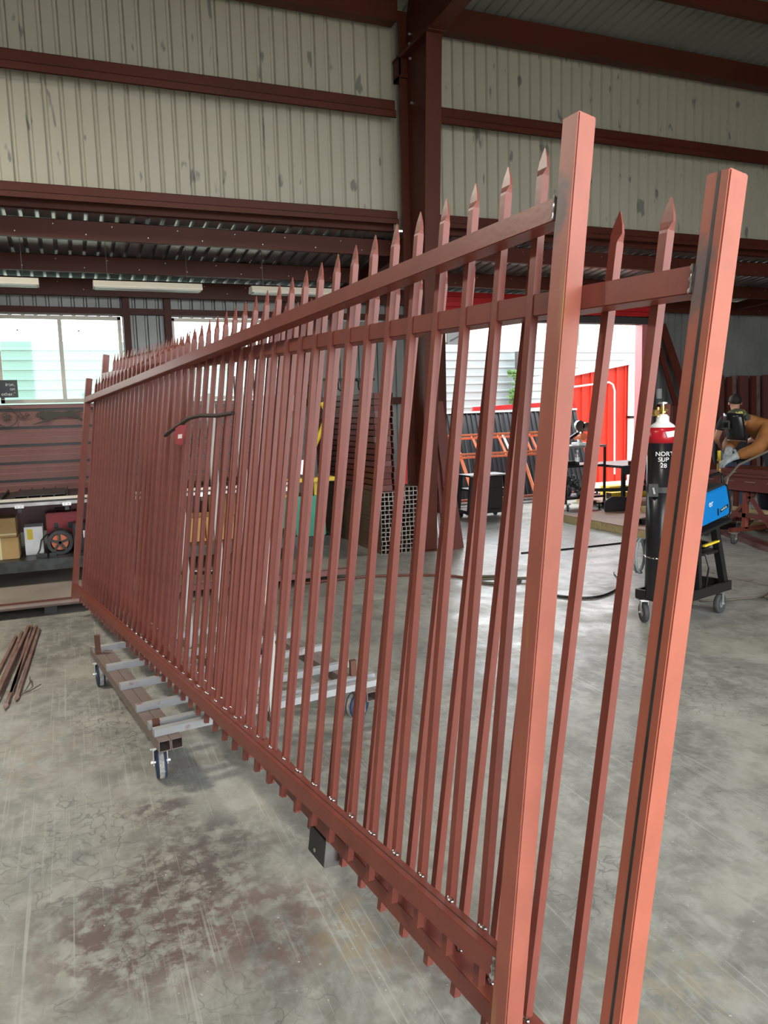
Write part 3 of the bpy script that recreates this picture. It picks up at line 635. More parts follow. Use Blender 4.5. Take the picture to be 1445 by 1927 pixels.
def slat_panel(name, x0, lab, x1):
    t = thing(name, lab, 'panel', ((x0 + x1) / 2, 8.95, .8), 'maroon slatted panels behind the workbench')
    z = .84
    part('gap_shade', MB().box(x0, x1, 8.895, 8.905, .83, 1.76), 'black', t)  # black sheet added so the gaps between the slats look shaded
    for k in range(5):
        h = .168
        # each board: three shallow steps
        part('slat', MB().add([(x, y, zz) for x in (x0, x1) for y, zz in ((8.86, z), (8.842, z + h * .38), (8.868, z + h * .42), (8.850, z + h * .72), (8.878, z + h * .76), (8.868, z + h - .014), (8.90, z + h - .012), (8.90, z))],
             [(i, (i + 1) % 8, 8 + (i + 1) % 8, 8 + i) for i in range(8)] + [tuple(range(8))[::-1], tuple(range(8, 16))]), 'slat', t)
        z += h + .015
    part('frame_rail', MB().box(x0, x1, 8.85, 8.91, .80, .838), 'maroon', t); part('frame_rail', MB().box(x0, x1, 8.85, 8.91, z, z + .035), 'maroon', t)
    part('frame_post', MB().box(x0, x0 + .04, 8.84, 8.915, .80, z + .035), 'maroon', t); part('frame_post', MB().box(x1 - .04, x1, 8.84, 8.915, .80, z + .035), 'maroon', t)
    for yy in (9.2,): part('rear_strut', MB().beam((x0 + .1, 8.93, 1.5), (x0 + .1, 9.5, DK), .04, .04), 'maroon', t); part('rear_strut', MB().beam((x1 - .1, 8.93, 1.5), (x1 - .1, 9.5, DK), .04, .04), 'maroon', t)
    for xx in (x0 + .06, x1 - .1): part('leg', MB().box(xx, xx + .04, 8.86, 8.90, DK, .80), 'maroon', t)
    return t
ga = slat_panel('slatted_panel', -1.9, 'left maroon slatted metal panel with the cat and star ornaments', .30)
# ornaments on the top slat, in a plane in front of the boards
OY = 8.826
def orn(pts, name, parent=ga, lab=None):
    return part(name, MB().prism(pts, (0, OY, 0), (1, 0, 0), (0, 0, 1), (0, 1, 0), .005), 'ornament', parent, label=lab)
cat = [(-.300, 1.660), (-.285, 1.690), (-.255, 1.712), (-.225, 1.712), (-.205, 1.706), (-.16, 1.712), (-.11, 1.705), (-.06, 1.700), (-.02, 1.702), (.01, 1.713), (.045, 1.712), (.07, 1.702),
       (.12, 1.706), (.185, 1.722), (.19, 1.714), (.12, 1.694), (.085, 1.684), (.095, 1.655), (.125, 1.630), (.175, 1.605), (.185, 1.596), (.16, 1.598), (.105, 1.618), (.065, 1.640), (.03, 1.638), (-.01, 1.655),
       (-.07, 1.648), (-.12, 1.636), (-.155, 1.622), (-.175, 1.606), (-.21, 1.600), (-.255, 1.588), (-.33, 1.572), (-.335, 1.578), (-.27, 1.602), (-.225, 1.622), (-.235, 1.645), (-.262, 1.652), (-.285, 1.650)]
cat = [(x * 1.045 + .01, z + .012) for x, z in cat]
orn(cat, 'cat_ornament', lab='dark cut-out of a running wild cat')
def ring(cx, cz, r, t, name):
    n = 28; b = MB(); vs = []
    for i in range(n):
        a = 2 * PI * i / n
        vs += [(cx + math.cos(a) * q, y, cz + math.sin(a) * q) for y in (OY, OY + .005) for q in (r - t, r)]
    b.add(vs, [(i * 4 + k, i * 4 + m, ((i + 1) % n) * 4 + m, ((i + 1) % n) * 4 + k) for i in range(n) for k, m in ((0, 1), (1, 3), (3, 2), (2, 0))])
    return part(name, b, 'ornament', ga)
ring(-.575, 1.672, .105, .010, 'ring'); ring(-.575, 1.672, .045, .008, 'ring')
star = [(-.575 + math.cos(PI / 2 + i * PI / 5) * (.040 if i % 2 == 0 else .016), 1.672 + math.sin(PI / 2 + i * PI / 5) * (.040 if i % 2 == 0 else .016)) for i in range(10)]
orn(star, 'star')
for (x, z, r) in ((-.44, 1.68, .020), (-.40, 1.665, .018), (-.385, 1.70, .016), (-.425, 1.645, .014)): ring(x, z, r, .006, 'scroll')
part('scroll', MB().tube([(-.47, OY, 1.74), (-.455, OY, 1.725), (-.44, OY, 1.70)], .004, 5).tube([(-.39, OY, 1.675), (-.365, OY, 1.685), (-.36, OY, 1.70)], .004, 5), 'ornament', ga)
part('scroll', MB().tube([(-.66, OY, 1.60), (-.64, OY, 1.55)], .004, 5), 'ornament', ga)
gb = slat_panel('slatted_panel', .34, 'right maroon slatted metal panel seen through the gate pickets', 2.20)

# sign in the window
sg = thing('window_sign', 'small black sign with white lettering at the left edge of the window', 'sign', (-.92, 10.9, 1.93))
part('board', MB().box(-1.30, -.555, 10.93, 10.945, 1.93, 2.15), 'hoodblack', sg)
part('hanger', MB().box(-1.30, -.56, 10.945, 11.06, 2.10, 2.12), 'alu', sg)
for t_, z in (('iron,', 2.075), ('on', 2.02), ('other."', 1.955)):
    text('lettering', t_, .058, (-.585, 10.929, z), (1, 0, 0), (0, 0, 1), 'white', sg, align='RIGHT')

# things on the shelf under the bench
def carton(x0, x1, y0, y1, z0, z1, lab):
    t = thing('cardboard_box', lab, 'box', ((x0 + x1) / 2, (y0 + y1) / 2, z0), 'cardboard boxes on the lower shelf')
    part('carton', MB().box(x0, x1, y0, y1, z0, z1), 'card', t, bevel=.004)
    xm = x1 - .165; zm = z0 + (z1 - z0) * .42
    part('strap', MB().box(xm, xm + .018, y0 - .002, y0, z0, z1 + .002).box(xm, xm + .018, y0, y1, z1, z1 + .002), 'tape', t)
    if z0 > .5: part('strap', MB().box(x0, x1, y0 - .003, y0 - .001, z0 + .02, z0 + .035), 'tape', t)
    part('flap_line', MB().box(x0 + .005, x1 - .005, y0 + .1, y0 + .104, z1, z1 + .0015), 'strap', t)
    return t
SZ = .356
c1 = carton(-.98, -.505, 7.84, 8.2, SZ, SZ + .20, 'lower cardboard box with printed lettering on the steel shelf')
for i, (tt, z) in enumerate((('OPEN THIS SIDE', .49), ('24 x 1', .465), ('G.W. 12', .435))):
    text('print', tt, .024, (-.86, 7.8385, z), (1, 0, 0), (0, 0, 1), 'strap', c1)
carton(-.98, -.52, 7.88, 8.2, SZ + .201, SZ + .38, 'upper cardboard box, strapped both ways, on the printed box')
t = thing('white_box', 'white cardboard box with a yellow label standing on the steel shelf', 'box', (-.36, 8.1, SZ))
part('carton', MB().box(-.46, -.30, 7.98, 8.25, SZ, SZ + .27), 'white', t, bevel=.003); part('label', MB().box(-.435, -.385, 7.977, 7.98, SZ + .15, SZ + .25), 'yellow', t)
t = thing('red_tool_case', 'dark red plastic case behind the cord reel on the shelf', 'case', (-.12, 8.3, SZ))
part('shell', MB().box(-.27, .06, 8.25, 8.5, SZ, SZ + .36), 'redcase', t, bevel=.01); part('handle', MB().tube([(-.18, 8.3, SZ + .36), (-.18, 8.3, SZ + .40), (-.04, 8.3, SZ + .40), (-.04, 8.3, SZ + .36)], .01, 6), 'black', t)
part('latch', MB().box(-.20, -.16, 8.243, 8.25, SZ + .2, SZ + .26), 'black', t); part('latch', MB().box(-.07, -.03, 8.243, 8.25, SZ + .2, SZ + .26), 'black', t)
t = thing('cord_reel', 'round black and orange cord reel with star-shaped spokes on the shelf', 'reel', (-.15, 7.95, SZ))
def ringmb(cx, y0, y1, cz, r0, r1, n=28):
    b = MB(); vs = []
    for i in range(n):
        a = 2 * PI * i / n
        vs += [(cx + math.cos(a) * q, y, cz + math.sin(a) * q) for y in (y0, y1) for q in (r0, r1)]
    return b.add(vs, [(i * 4 + k, i * 4 + m, ((i + 1) % n) * 4 + m, ((i + 1) % n) * 4 + k) for i in range(n) for k, m in ((0, 1), (1, 3), (3, 2), (2, 0))])
part('rim', ringmb(-.15, 7.86, 7.89, SZ + .115, .085, .115), 'hoodblack', t)
sp = MB()
for i in range(5):
    a = PI / 2 + i * 2 * PI / 5; sp.beam((-.15, 7.875, SZ + .115), (-.15 + math.cos(a) * .09, 7.875, SZ + .115 + math.sin(a) * .09), .02, .04, (0, 1, 0))
part('spokes', sp, 'hoodblack', t); part('drum', MB().cyl((-.15, 7.89, SZ + .115), (-.15, 8.02, SZ + .115), .075, n=20), 'orange', t)
part('rim', ringmb(-.15, 8.02, 8.05, SZ + .115, .085, .115), 'hoodblack', t)
part('cord', MB().tube([(-.20, 7.9, SZ + .18), (-.26, 7.88, SZ + .20), (-.31, 7.87, SZ + .15), (-.33, 7.86, SZ + .06), (-.36, 7.84, SZ + .015), (-.30, 7.8, SZ + .012)], .008, 6), 'hoodblack', t)
part('plug', MB().box(-.36, -.27, 7.78, 7.83, SZ, SZ + .035).box(-.25, -.19, 7.80, 7.84, SZ, SZ + .03), 'hoodblack', t)
t = thing('black_machine_case', 'black case with a small blue and white display beside the cord reel', 'case', (.05, 8.1, SZ))
part('shell', MB().box(-.03, .16, 7.98, 8.3, SZ, SZ + .27), 'hoodblack', t, bevel=.012); part('display', MB().box(-.01, .03, 7.975, 7.98, SZ + .16, SZ + .24), 'blue', t); part('sticker', MB().box(.06, .12, 7.975, 7.98, SZ + .13, SZ + .2), 'white', t)
t = thing('wooden_crate', 'light pine crate of upright boards seen through the gate pickets', 'crate', (1.2, 8.1, SZ))
for k in range(8): part('board', MB().box(.84 + k * .098, .84 + k * .098 + .085, 7.90, 7.92, SZ + .005, SZ + .25), 'pallet', t)
part('rail', MB().box(.83, 1.62, 7.92, 7.95, SZ, SZ + .03).box(.83, 1.62, 7.92, 7.95, SZ + .21, SZ + .25), 'pallet', t); part('back', MB().box(.83, 1.62, 8.3, 8.32, SZ, SZ + .25), 'pallet', t)
t = thing('cardboard_box', 'brown cardboard box behind the pine crate', 'box', (1.55, 8.4, SZ)); part('carton', MB().box(1.35, 1.85, 8.4, 8.7, SZ, SZ + .42), 'card', t, bevel=.004)
# long ruler-like rail on the shelf front, dashed black and white
t = thing('slotted_rail', 'white slotted angle rail lying along the platform front of the shelf', 'rail', (1.3, 7.3, DK))
part('rail', MB().beam((.70, 7.60, DK + .016), (1.62, 7.16, DK + .016), .03, .03), 'black', t)
for k in range(9):
    a = k / 9 + .03; p = Vector((.70, 7.60, DK + .034)).lerp(Vector((1.62, 7.16, DK + .034)), a); q = Vector((.70, 7.60, DK + .034)).lerp(Vector((1.62, 7.16, DK + .034)), a + .05)
    part('tooth', MB().beam(p, q, .03, .004), 'white', t)

# ------------------------------------------------------------------ green and yellow metal-working machine
t = thing('ironworker_machine', 'tall green and yellow metal-working machine behind the gates, left of the tube stack', 'machine', (2.55, 9.3, 0))
part('base', MB().box(2.25, 2.95, 9.0, 9.6, 0, .12), 'black', t); part('cabinet', MB().box(2.32, 2.88, 9.05, 9.55, .12, .62), 'green', t, bevel=.01)
part('table', MB().box(2.2, 3.0, 8.95, 9.6, .80, .85), 'yellow', t, bevel=.005); part('body', MB().prism([(2.4, .85), (2.82, .85), (2.82, 1.35), (2.74, 1.6), (2.48, 1.6), (2.4, 1.35)], (0, 9.12, 0), (1, 0, 0), (0, 0, 1), (0, 1, 0), .36), 'black_steel', t)
part('post', MB().box(2.36, 2.44, 9.1, 9.2, .62, .8).box(2.76, 2.84, 9.1, 9.2, .62, .8), 'yellow', t)
part('head', MB().box(2.42, 2.62, 9.02, 9.14, 1.35, 1.62), 'green', t, bevel=.01); part('arm', MB().tube([(2.72, 9.1, 1.1), (2.86, 9.05, 1.4), (2.95, 9.05, 1.62), (2.9, 9.1, 1.75)], .03, 8), 'yellow', t)
part('guard', MB().box(2.30, 2.38, 9.0, 9.1, 1.0, 1.25), 'yellow', t); part('wheel', MB().cyl((2.6, 9.0, .98), (2.6, 9.03, .98), .09, n=18), 'zinc', t); part('rag', MB().ball((2.5, 9.1, 1.78), .09, (.7, .6, 1.5)), 'white', t, smooth=True)
part('hose', MB().tube([(2.5, 9.3, 1.6), (2.45, 9.25, 1.95), (2.62, 9.25, 2.12), (2.8, 9.28, 1.95), (2.78, 9.3, 1.6)], .018, 8), 'hoodblack', t)
t = thing('electrical_cabinet', 'dark wall cabinet behind the maroon channel stack', 'cabinet', (3.25, 10.95, 1.9)); part('case', MB().box(3.08, 3.42, 10.85, 11.05, 1.85, 2.42), 'black_steel', t, bevel=.005); part('door', MB().box(3.10, 3.40, 10.84, 10.85, 1.87, 2.40), 'black_steel', t); part('bracket', MB().box(3.1, 3.4, 11.05, 11.15, 2.0, 2.03), 'black_steel', t)
t = thing('hook_rail', 'bent dark hooks hanging on the wall above the channel stack', 'hook rail', (3.9, 11.0, 2.05)); part('rail', MB().box(3.55, 4.4, 11.1, 11.13, 2.1, 2.14), 'black_steel', t)
for k in range(5): part('hook', MB().tube([(3.62 + k * .16, 11.1, 2.12), (3.62 + k * .16, 11.03, 2.08), (3.62 + k * .16, 11.02, 1.98), (3.66 + k * .16, 11.04, 1.95)], .01, 6), 'black', t)

# ------------------------------------------------------------------ tube stack: every tube is a thing
tm = MB().tubebox((0, 0, 0), (0, 2.9, 0), .0484, .0484, .0032).mesh('steel_tube', 'browntube')
em = MB(); a_ = .0486; b_ = .0424
for (x0, x1, z0, z1) in ((-a_ / 2, a_ / 2, b_ / 2, a_ / 2), (-a_ / 2, a_ / 2, -a_ / 2, -b_ / 2), (-a_ / 2, -b_ / 2, -b_ / 2, b_ / 2), (b_ / 2, a_ / 2, -b_ / 2, b_ / 2)): em.box(x0, x1, -.0012, 0, z0, z1)
em = em.mesh('cut_end', 'cutend')
for r in range(15):
    for c in range(9):
        if (r == 14 and c < 6) : continue
        o = link('steel_tube', tm); o.location = (3.235 + c * .0508 + (r % 3) * .003 + random.uniform(0, .0005), 8.03 + random.uniform(-.012, .012), .026 + r * .0508)
        tag(o, 'brown square tube, %s from the left in the %s row up of the stack' % (ORD[c], ORD[r]), 'tube', 'square tubes of the stack')
        e = link('cut_end', em, o)
# maroon channels piled on top
for r in range(16):
    z = .713 + r * .0705; y0 = 8.16 + (r % 3) * .012
    b = MB().box(3.21, 3.45, y0, 10.4, z, z + .004).box(3.21, 3.214, y0, 10.4, z, z + .066).box(3.446, 3.45, y0, 10.4, z, z + .066).box(3.21, 3.23, y0, 10.4, z + .062, z + .066).box(3.43, 3.45, y0, 10.4, z + .062, z + .066).box(3.225, 3.42, y0 + .01, 10.38, z + .004, z + .066)
    solo('steel_channel', b, 'primer_dark' if r % 4 else 'maroon', 'dark red steel channel, %s from the bottom of the pile on the brown tubes' % ORD[r], 'channel', (3.33, y0, z), 'dark red channels piled on the tubes')

# planks leaning on the column
for i, (xb, yb, xt, yt, w_) in enumerate(((4.14, 7.93, 4.00, 8.14, .14), (4.01, 8.02, 3.955, 8.14, .05), (4.05, 7.96, 3.975, 8.11, .03))):
    solo('leaning_flat_bar', MB().beam((xb, yb, 0.0), (xt, yt, (1.72, 1.5, 1.6)[i]), w_, .02, (0, 1, 0)), 'primer_dark', ('widest dark red flat bar leaning against the right of the column', 'dark red flat bar nearest the column, leaning on it', 'narrow dark red bar between the two wider ones leaning on the column')[i], 'flat bar', (xb, yb, 0), 'bars leaning on the column')
solo('white_strip', MB().beam((3.965, 8.06, 0), (3.93, 8.12, .62), .018, .01, (0, 1, 0)), 'white', 'thin white strip standing against the foot of the column', 'strip', (3.965, 8.06, 0))
solo('leaning_red_strip', MB().beam((3.50, 7.99, .80), (3.62, 8.2, 1.5), .05, .01, (0, 1, 0)), 'red_trim', 'bright red strip between tube stack and column', 'strip', (3.5, 7.99, .8))

# fluorescent fixtures under the side bay roof
for x0, x1, lab in ((-.92, -.17, 'left fluorescent fixture, cut by the left edge of the photo'), (.36, 1.50, 'middle fluorescent fixture above the gap between the windows'), (2.06, 3.28, 'right fluorescent fixture behind the spear tips')):
    t = thing('ceiling_light', lab, 'light fixture', ((x0 + x1) / 2, 9.0, 3.08), 'fluorescent fixtures under the side roof')
    part('housing', MB().prism([(-.07, 0), (.07, 0), (.10, -.055), (.10, -.07), (-.10, -.07), (-.10, -.055)], (x0, 9.0, 3.09), (0, 1, 0), (0, 0, 1), (1, 0, 0), x1 - x0), 'fixture', t)
    part('diffuser', MB().box(x0 + .02, x1 - .02, 8.92, 9.08, 3.012, 3.02), 'white', t)
    for x in (x0 + .15, x1 - .15): part('hanger', MB().cyl((x, 9.0, 3.09), (x, 9.0, 3.66), .003, n=5), 'steel', t)

# ------------------------------------------------------------------ hoses and cables on the floor
def hose(name, pts, r, m, lab):
    P_ = [Vector(p) for p in pts]; out = []
    for i in range(len(P_) - 1):
        p0 = P_[max(i - 1, 0)]; p1 = P_[i]; p2 = P_[i + 1]; p3 = P_[min(i + 2, len(P_) - 1)]
        for k in range(6):
            u = k / 6; out.append(.5 * ((2 * p1) + (p2 - p0) * u + (2 * p0 - 5 * p1 + 4 * p2 - p3) * u * u + (3 * p1 - p0 - 3 * p2 + p3) * u ** 3))
    out.append(P_[-1])
    return solo(name, MB().tube(out, r, 7), m, lab, 'hose' if 'hose' in name else 'cable', tuple(P_[0]), smooth=True)
hose('air_hose', [(1.9, 7.0, .012), (2.66, 7.37 - .4, .012), (3.28, 6.67, .012), (3.47, 6.4, .012)], .013, 'hose_red', 'dark red air hose running behind the gates to the loop')
hose('air_hose_loop', [(3.47, 6.4, .012), (3.62, 6.42, .012), (3.84, 6.25, .014), (3.80, 6.06, .016), (3.55, 6.1, .014), (3.46, 6.3, .012), (3.6, 6.22, .03), (3.95, 6.02, .03), (3.8, 5.9, .012), (3.72, 5.6, .012)], .014, 'hose_tan', 'dusty tan hose loop on the floor seen between the pickets')
hose('welding_cable', [(3.72, 5.6, .011), (3.85, 5.35, .011), (4.05, 5.25, .011), (4.35, 5.38, .011), (4.62, 5.65, .011), (4.8, 5.95, .011)], .011, 'hoodblack', 'black welding cable curving on the floor right of the near end post')
hose('floor_cable', [(4.6, 7.3, .009), (5.13, 7.25, .009), (6.03, 7.25, .009), (6.8, 7.28, .009)], .009, 'hoodblack', 'thin black cable lying straight across the far floor')
hose('power_cable', [(4.7, 4.75, .009), (4.97, 4.66, .009), (5.25, 4.62, .009), (5.45, 4.7, .009), (5.6, 4.5, .009), (5.35, 4.4, .012), (5.2, 4.55, .02), (5.6, 4.62, .009), (6.2, 4.3, .009)], .009, 'hose_tan', 'dusty power cable leaving the welding cart to the right')

# ================================================================== the yard beyond the door
fn = thing('yard_fence', 'tall pale fence of horizontal ribbed metal across the yard', 'fence', (8, 18, 0))
z = 0.0; k = 0
while z < 3.25:
    for j, (xa, xb) in enumerate(((-6, -1.2), (-1.2, 3.6), (3.6, 8.4), (8.4, 13.2), (13.2, 18.5))):
        b = MB(); pr = [(18.0, z), (17.97, z + .02), (17.97, z + .055), (18.0, z + .075), (18.0, z + .205)]
        b.add([(x, y, zz) for x in (xa, xb) for y, zz in pr], [(i, i + 1, 6 + i, 5 + i) for i in range(4)])
        part('board', b, 'fence_green' if xb < 4 else 'fence_white', fn)
    z += .2055; k += 1
for x in (-3.6, 1.2, 6.0, 10.9, 15.8): part('post', MB().box(x, x + .12, 18.02, 18.14, -.06, 3.2), 'black_steel', fn)
solo('fence_post', MB().box(11.05, 11.30, 17.70, 17.80, -.06, 3.1), 'rubber', 'dark grey post standing in front of the pale fence beside the vine', 'post', (11.1, 17.75, -.06))
vb = MB()
for i in range(260):
    z = random.uniform(1.6, 2.6); x = 10.98 + math.sin(z * 9) * .07 + random.gauss(0, .07); y = 17.66 + random.uniform(-.05, .04); s = random.uniform(.03, .06); a = random.uniform(0, PI)
    u = Vector((math.cos(a), math.sin(a) * .4, .3)).normalized() * s; v = Vector((-math.sin(a) * .5, .3, math.cos(a))).normalized() * s; c = Vector((x, y, z))
    vb.add([c - u, c - v * .6, c + u, c + v], [(0, 1, 2, 3)])
vine = solo('climbing_vine', MB().tube([(11.0, 17.68, -.06), (11.03, 17.66, 1.0), (10.95, 17.67, 1.7), (11.02, 17.66, 2.3), (10.98, 17.67, 2.6)], .012, 5), 'leaf', 'small green climbing vine on the dark post in the yard', 'plant', (11, 17.7, -.06))
part('leaves', vb, 'leaf', vine, kind='stuff')
nb = thing('neighbour_building', 'cream ribbed metal building with a green door panel behind the fence', 'building', (18, 26, 0))
for k, (xa, xb) in enumerate(split(12.0, 24.0, .918)):
    part('panel', sheet(lambda t, d, e: (t, 26 + d, e), xa, xb, -.06, 5.2, pitch=.306, rib=.07, depth=.04), 'cream', nb)
part('side_panel', MB().box(12.0, 12.05, 26.05, 34, -.06, 5.2), 'cream', nb); part('roof', MB().add([(11.8, 25.8, 5.2), (24.2, 25.8, 5.2), (24.2, 34, 6.0), (11.8, 34, 6.0)], [(0, 1, 2, 3)]), 'galv', nb)
part('green_door', MB().box(19.05, 19.85, 25.9, 25.95, -.06, 5.0), 'fence_green', nb, label='pale green door panel'); part('vent', MB().box(13.2, 13.7, 25.9, 25.98, 3.6, 4.5), 'rubber', nb)
solo('overhead_wire', MB().tube([(13.8, 25.98, 5.1), (13.85, 25.85, 4.7), (13.6, 25.8, 4.3), (13.1, 25.98, 4.05)], .02, 5), 'hoodblack', 'black wire hanging across the yard at the left of the doorway', 'wire', (13.8, 25.98, 5.1))
sh = thing('red_shed', 'bright red metal shed in the yard with a white downspout', 'shed', (11.0, 14.0, -.06))
for k, (xa, xb) in enumerate(split(9.4, 11.75, .918)):
    zr = lambda x: 2.30 + (x - 10.16) * .16
    p_ = ribs(xa, xb, pitch=.23, rib=.05, depth=-.03); n_ = len(p_)
    part('panel', MB().add([(t, 14.0 + d, zr(t) if e else -.06) for e in (0, 1) for t, d in p_], [(i, i + 1, n_ + i + 1, n_ + i) for i in range(n_ - 1)]), 'red_shed', sh)
part('side_panel', MB().add([(11.75, 14, -.06), (11.75, 17, -.06), (11.75, 17, 2.55), (11.75, 14, 2.55)], [(0, 1, 2, 3)]), 'red_shed', sh)
part('eave_trim', MB().beam((9.35, 13.94, 2.19), (11.8, 13.94, 2.58), .06, .07), 'white', sh); part('roof', MB().add([(9.35, 13.9, 2.22), (11.85, 13.9, 2.62), (11.85, 15, 2.63), (9.35, 15, 2.23)], [(0, 1, 2, 3)]), 'red_trim', sh)
part('downspout', MB().box(11.58, 11.70, 13.88, 13.96, -.06, 2.55), 'white', sh); part('strap', MB().box(11.56, 11.74, 13.86, 13.97, 1.33, 1.38), 'hoodblack', sh)
part('conduit', MB().tube([(9.9, 13.94, .1), (9.93, 13.94, 1.98), (9.98, 13.94, 2.03), (11.05, 13.94, 2.13), (11.15, 13.94, 2.08), (11.20, 13.94, 1.95), (11.22, 13.94, .1)], .02, 8), 'white', sh, label='white conduit bent over the red wall')
solo('red_ground_sheet', MB().beam((7.3, 13.3, 1.62), (9.6, 13.2, 1.70), .05, .09).beam((7.3, 13.3, 0), (7.3, 13.3, 1.6), .05, .05).beam((9.6, 13.2, 0), (9.6, 13.2, 1.68), .05, .05), 'red_trim', 'red metal rail above the black ribbed panels in the yard', 'rail', (8.4, 13.3, -.06))
solo('red_house', MB().box(-.6, .9, 22, 24, -.06, 2.35).add([(-.7, 21.9, 2.35), (1.0, 21.9, 2.35), (1.0, 24, 2.35), (-.7, 24, 2.35), (.15, 23, 2.9)], [(0, 1, 4), (1, 2, 4), (2, 3, 4), (3, 0, 4)]), 'orange', 'small orange-red roofed building glimpsed past the window mullion', 'building', (.2, 22, -.06))
# black ribbed panels leaning in the yard
for j, (xa, xb) in enumerate(((5.75, 6.675), (6.67, 7.595), (7.59, 8.515), (8.51, 9.3))):
    p_ = ribs(xa, xb, pitch=.10, rib=.04, depth=-.03, ramp=.012); n_ = len(p_)
    bp = MB().add([(t + e * .12, 12.15 + .75 * e + d + .012 * (j % 2), -.06 + 1.62 * e) for e in (0, 1) for t, d in p_], [(i, i + 1, n_ + i + 1, n_ + i) for i in range(n_ - 1)])
    bt = thing('black_ribbed_panel', 'black ribbed metal panel leaning in the yard, %s from the left' % ('first', 'second', 'third', 'fourth')[j], 'panel', (xa, 12.15, -.06), 'black ribbed panels leaning in the yard')
    part('sheet', bp, 'black_panel', bt); part('cap', MB().beam((xa + .12, 12.89, 1.57), (xb + .12, 12.89, 1.57), .05, .035), 'white', bt, label='white top cap'); part('prop', MB().beam((xa + .45, 12.93, 1.5), (xa + .45, 13.2, -.06), .05, .05), 'black_panel', bt)
solo('rust_beam', MB().box(5.6, 8.9, 11.95, 12.06, -.06, .04), 'primer', 'rust-red beam lying on the ground before the black panels', 'beam', (7, 12, -.06))
solo('ground_rail', MB().box(4.9, 9.2, 11.45, 11.56, -.06, .05), 'steel', 'grey steel rail lying outside along the doorway', 'rail', (7, 11.5, -.06))
# orange ladder rack leaning on the panels
ot = thing('orange_rack', 'orange primed ladder-like rack leaning against the black panels', 'rack', (6.7, 11.8, -.06), )
for (y, zz) in ((11.85, 1.18), (11.93, 1.12), (11.65, .86), (11.73, .80)):
    part('rail', MB().beam((5.84, y, zz), (7.95, y, zz), .035, .035), 'orange', ot)
for k, x in enumerate((5.98, 6.13, 6.5, 6.62, 7.02, 7.12, 7.55, 7.68)):
    part('rung', MB().beam((x, 11.88, 1.16), (x + .05, 11.68, .83), .03, .03), 'white' if k == 5 else 'orange', ot)
for x in (6.15, 7.38): part('leg', MB().beam((x, 11.80, 1.05), (x + .26, 11.55, -.06), .045, .045), 'orange', ot); part('leg', MB().beam((x, 11.9, 1.1), (x + .1, 12.05, .04), .03, .03), 'orange', ot)

# small black stand in the doorway
t = thing('black_stand', 'small black steel stand on casters in the doorway before the orange rack', 'stand', (5.7, 10.05, 0))
part('top', MB().box(5.38, 6.02, 9.9, 10.3, .635, .66), 'black', t); part('top_edge', MB().box(5.38, 6.02, 9.892, 9.9, .642, .662), 'zinc', t); part('tray', MB().box(5.40, 6.0, 9.92, 10.28, .42, .45), 'black', t)
for (xa, ya) in ((5.42, 9.93), (5.98, 9.93), (5.42, 10.27), (5.98, 10.27)):
    part('leg', MB().beam((xa, ya, .635), (xa + (-.05 if xa < 5.7 else .05), ya, .12), .05, .05, (0, 1, 0)), 'black', t)
part('base', MB().box(5.33, 6.07, 9.88, 10.32, .09, .14), 'black', t); part('box', MB().box(5.7, 5.95, 9.95, 10.2, .14, .62), 'black', t)
for (xa, ya) in ((5.40, 9.95), (6.0, 9.95), (5.4, 10.25), (6.0, 10.25)): caster(t, (xa, ya, 0), .045, .4, 'rubber', .09, .03, fork='black')

# grinder cart
t = thing('grinder_cart', 'black three-tier cart crowded with tools under a bench grinder', 'cart', (7.35, 10.1, .0))
for z_ in (.19, .685, .985): part('shelf', MB().box(7.05, 7.80, 9.9, 10.4, z_, z_ + .03), 'black', t)
for (xa, ya) in ((7.06, 9.92), (7.44, 9.92), (7.79, 9.92), (7.06, 10.38), (7.79, 10.38)): part('post', MB().box(xa - .015, xa + .015, ya - .015, ya + .015, .12, .985), 'black', t)
part('top_edge', MB().box(7.04, 7.8, 9.885, 9.9, .985, 1.02), 'zinc', t)
for (xa, ya) in ((7.12, 9.95), (7.72, 9.95), (7.12, 10.35), (7.72, 10.35)): caster(t, (xa, ya, 0.0), .055, .9, 'rubber', .12, .03)
t = thing('bench_grinder', 'white and chrome bench grinder with angled dark arm on the cart top', 'grinder', (7.42, 10.1, 1.015))
part('foot', MB().box(7.36, 7.54, 10.0, 10.2, 1.015, 1.06), 'white', t, bevel=.005); part('body', MB().lathe((7.45, 10.1, 1.06), [(.04, 0), (.05, .1), (.06, .16), (.035, .22)], 14), 'chrome', t, smooth=True)
part('wheel', MB().cyl((7.40, 10.02, 1.32), (7.40, 10.07, 1.32), .085, n=18).cyl((7.52, 10.02, 1.30), (7.52, 10.09, 1.30), .07, n=18), 'chrome', t, kind='stuff'); part('arm', MB().cyl((7.36, 10.05, 1.2), (7.02, 9.95, 1.06), .028, n=10), 'hoodblack', t)
part('motor', MB().cyl((7.45, 10.0, 1.15), (7.45, 10.2, 1.15), .06, n=14), 'orange', t)
t = thing('spray_can', 'grey spray can on the middle shelf of the tool cart', 'can', (7.30, 9.96, .715)); part('body', MB().lathe((7.30, 9.96, .715), [(.035, 0), (.035, .16), (.02, .19), (.02, .2)], 14), 'steel', t, smooth=True); part('cap', MB().cyl((7.30, 9.96, .915), (7.30, 9.96, .95), .018, n=10), 'white', t); part('band', MB().cyl((7.30, 9.96, .77), (7.30, 9.96, .84), .036, n=14), 'white', t)
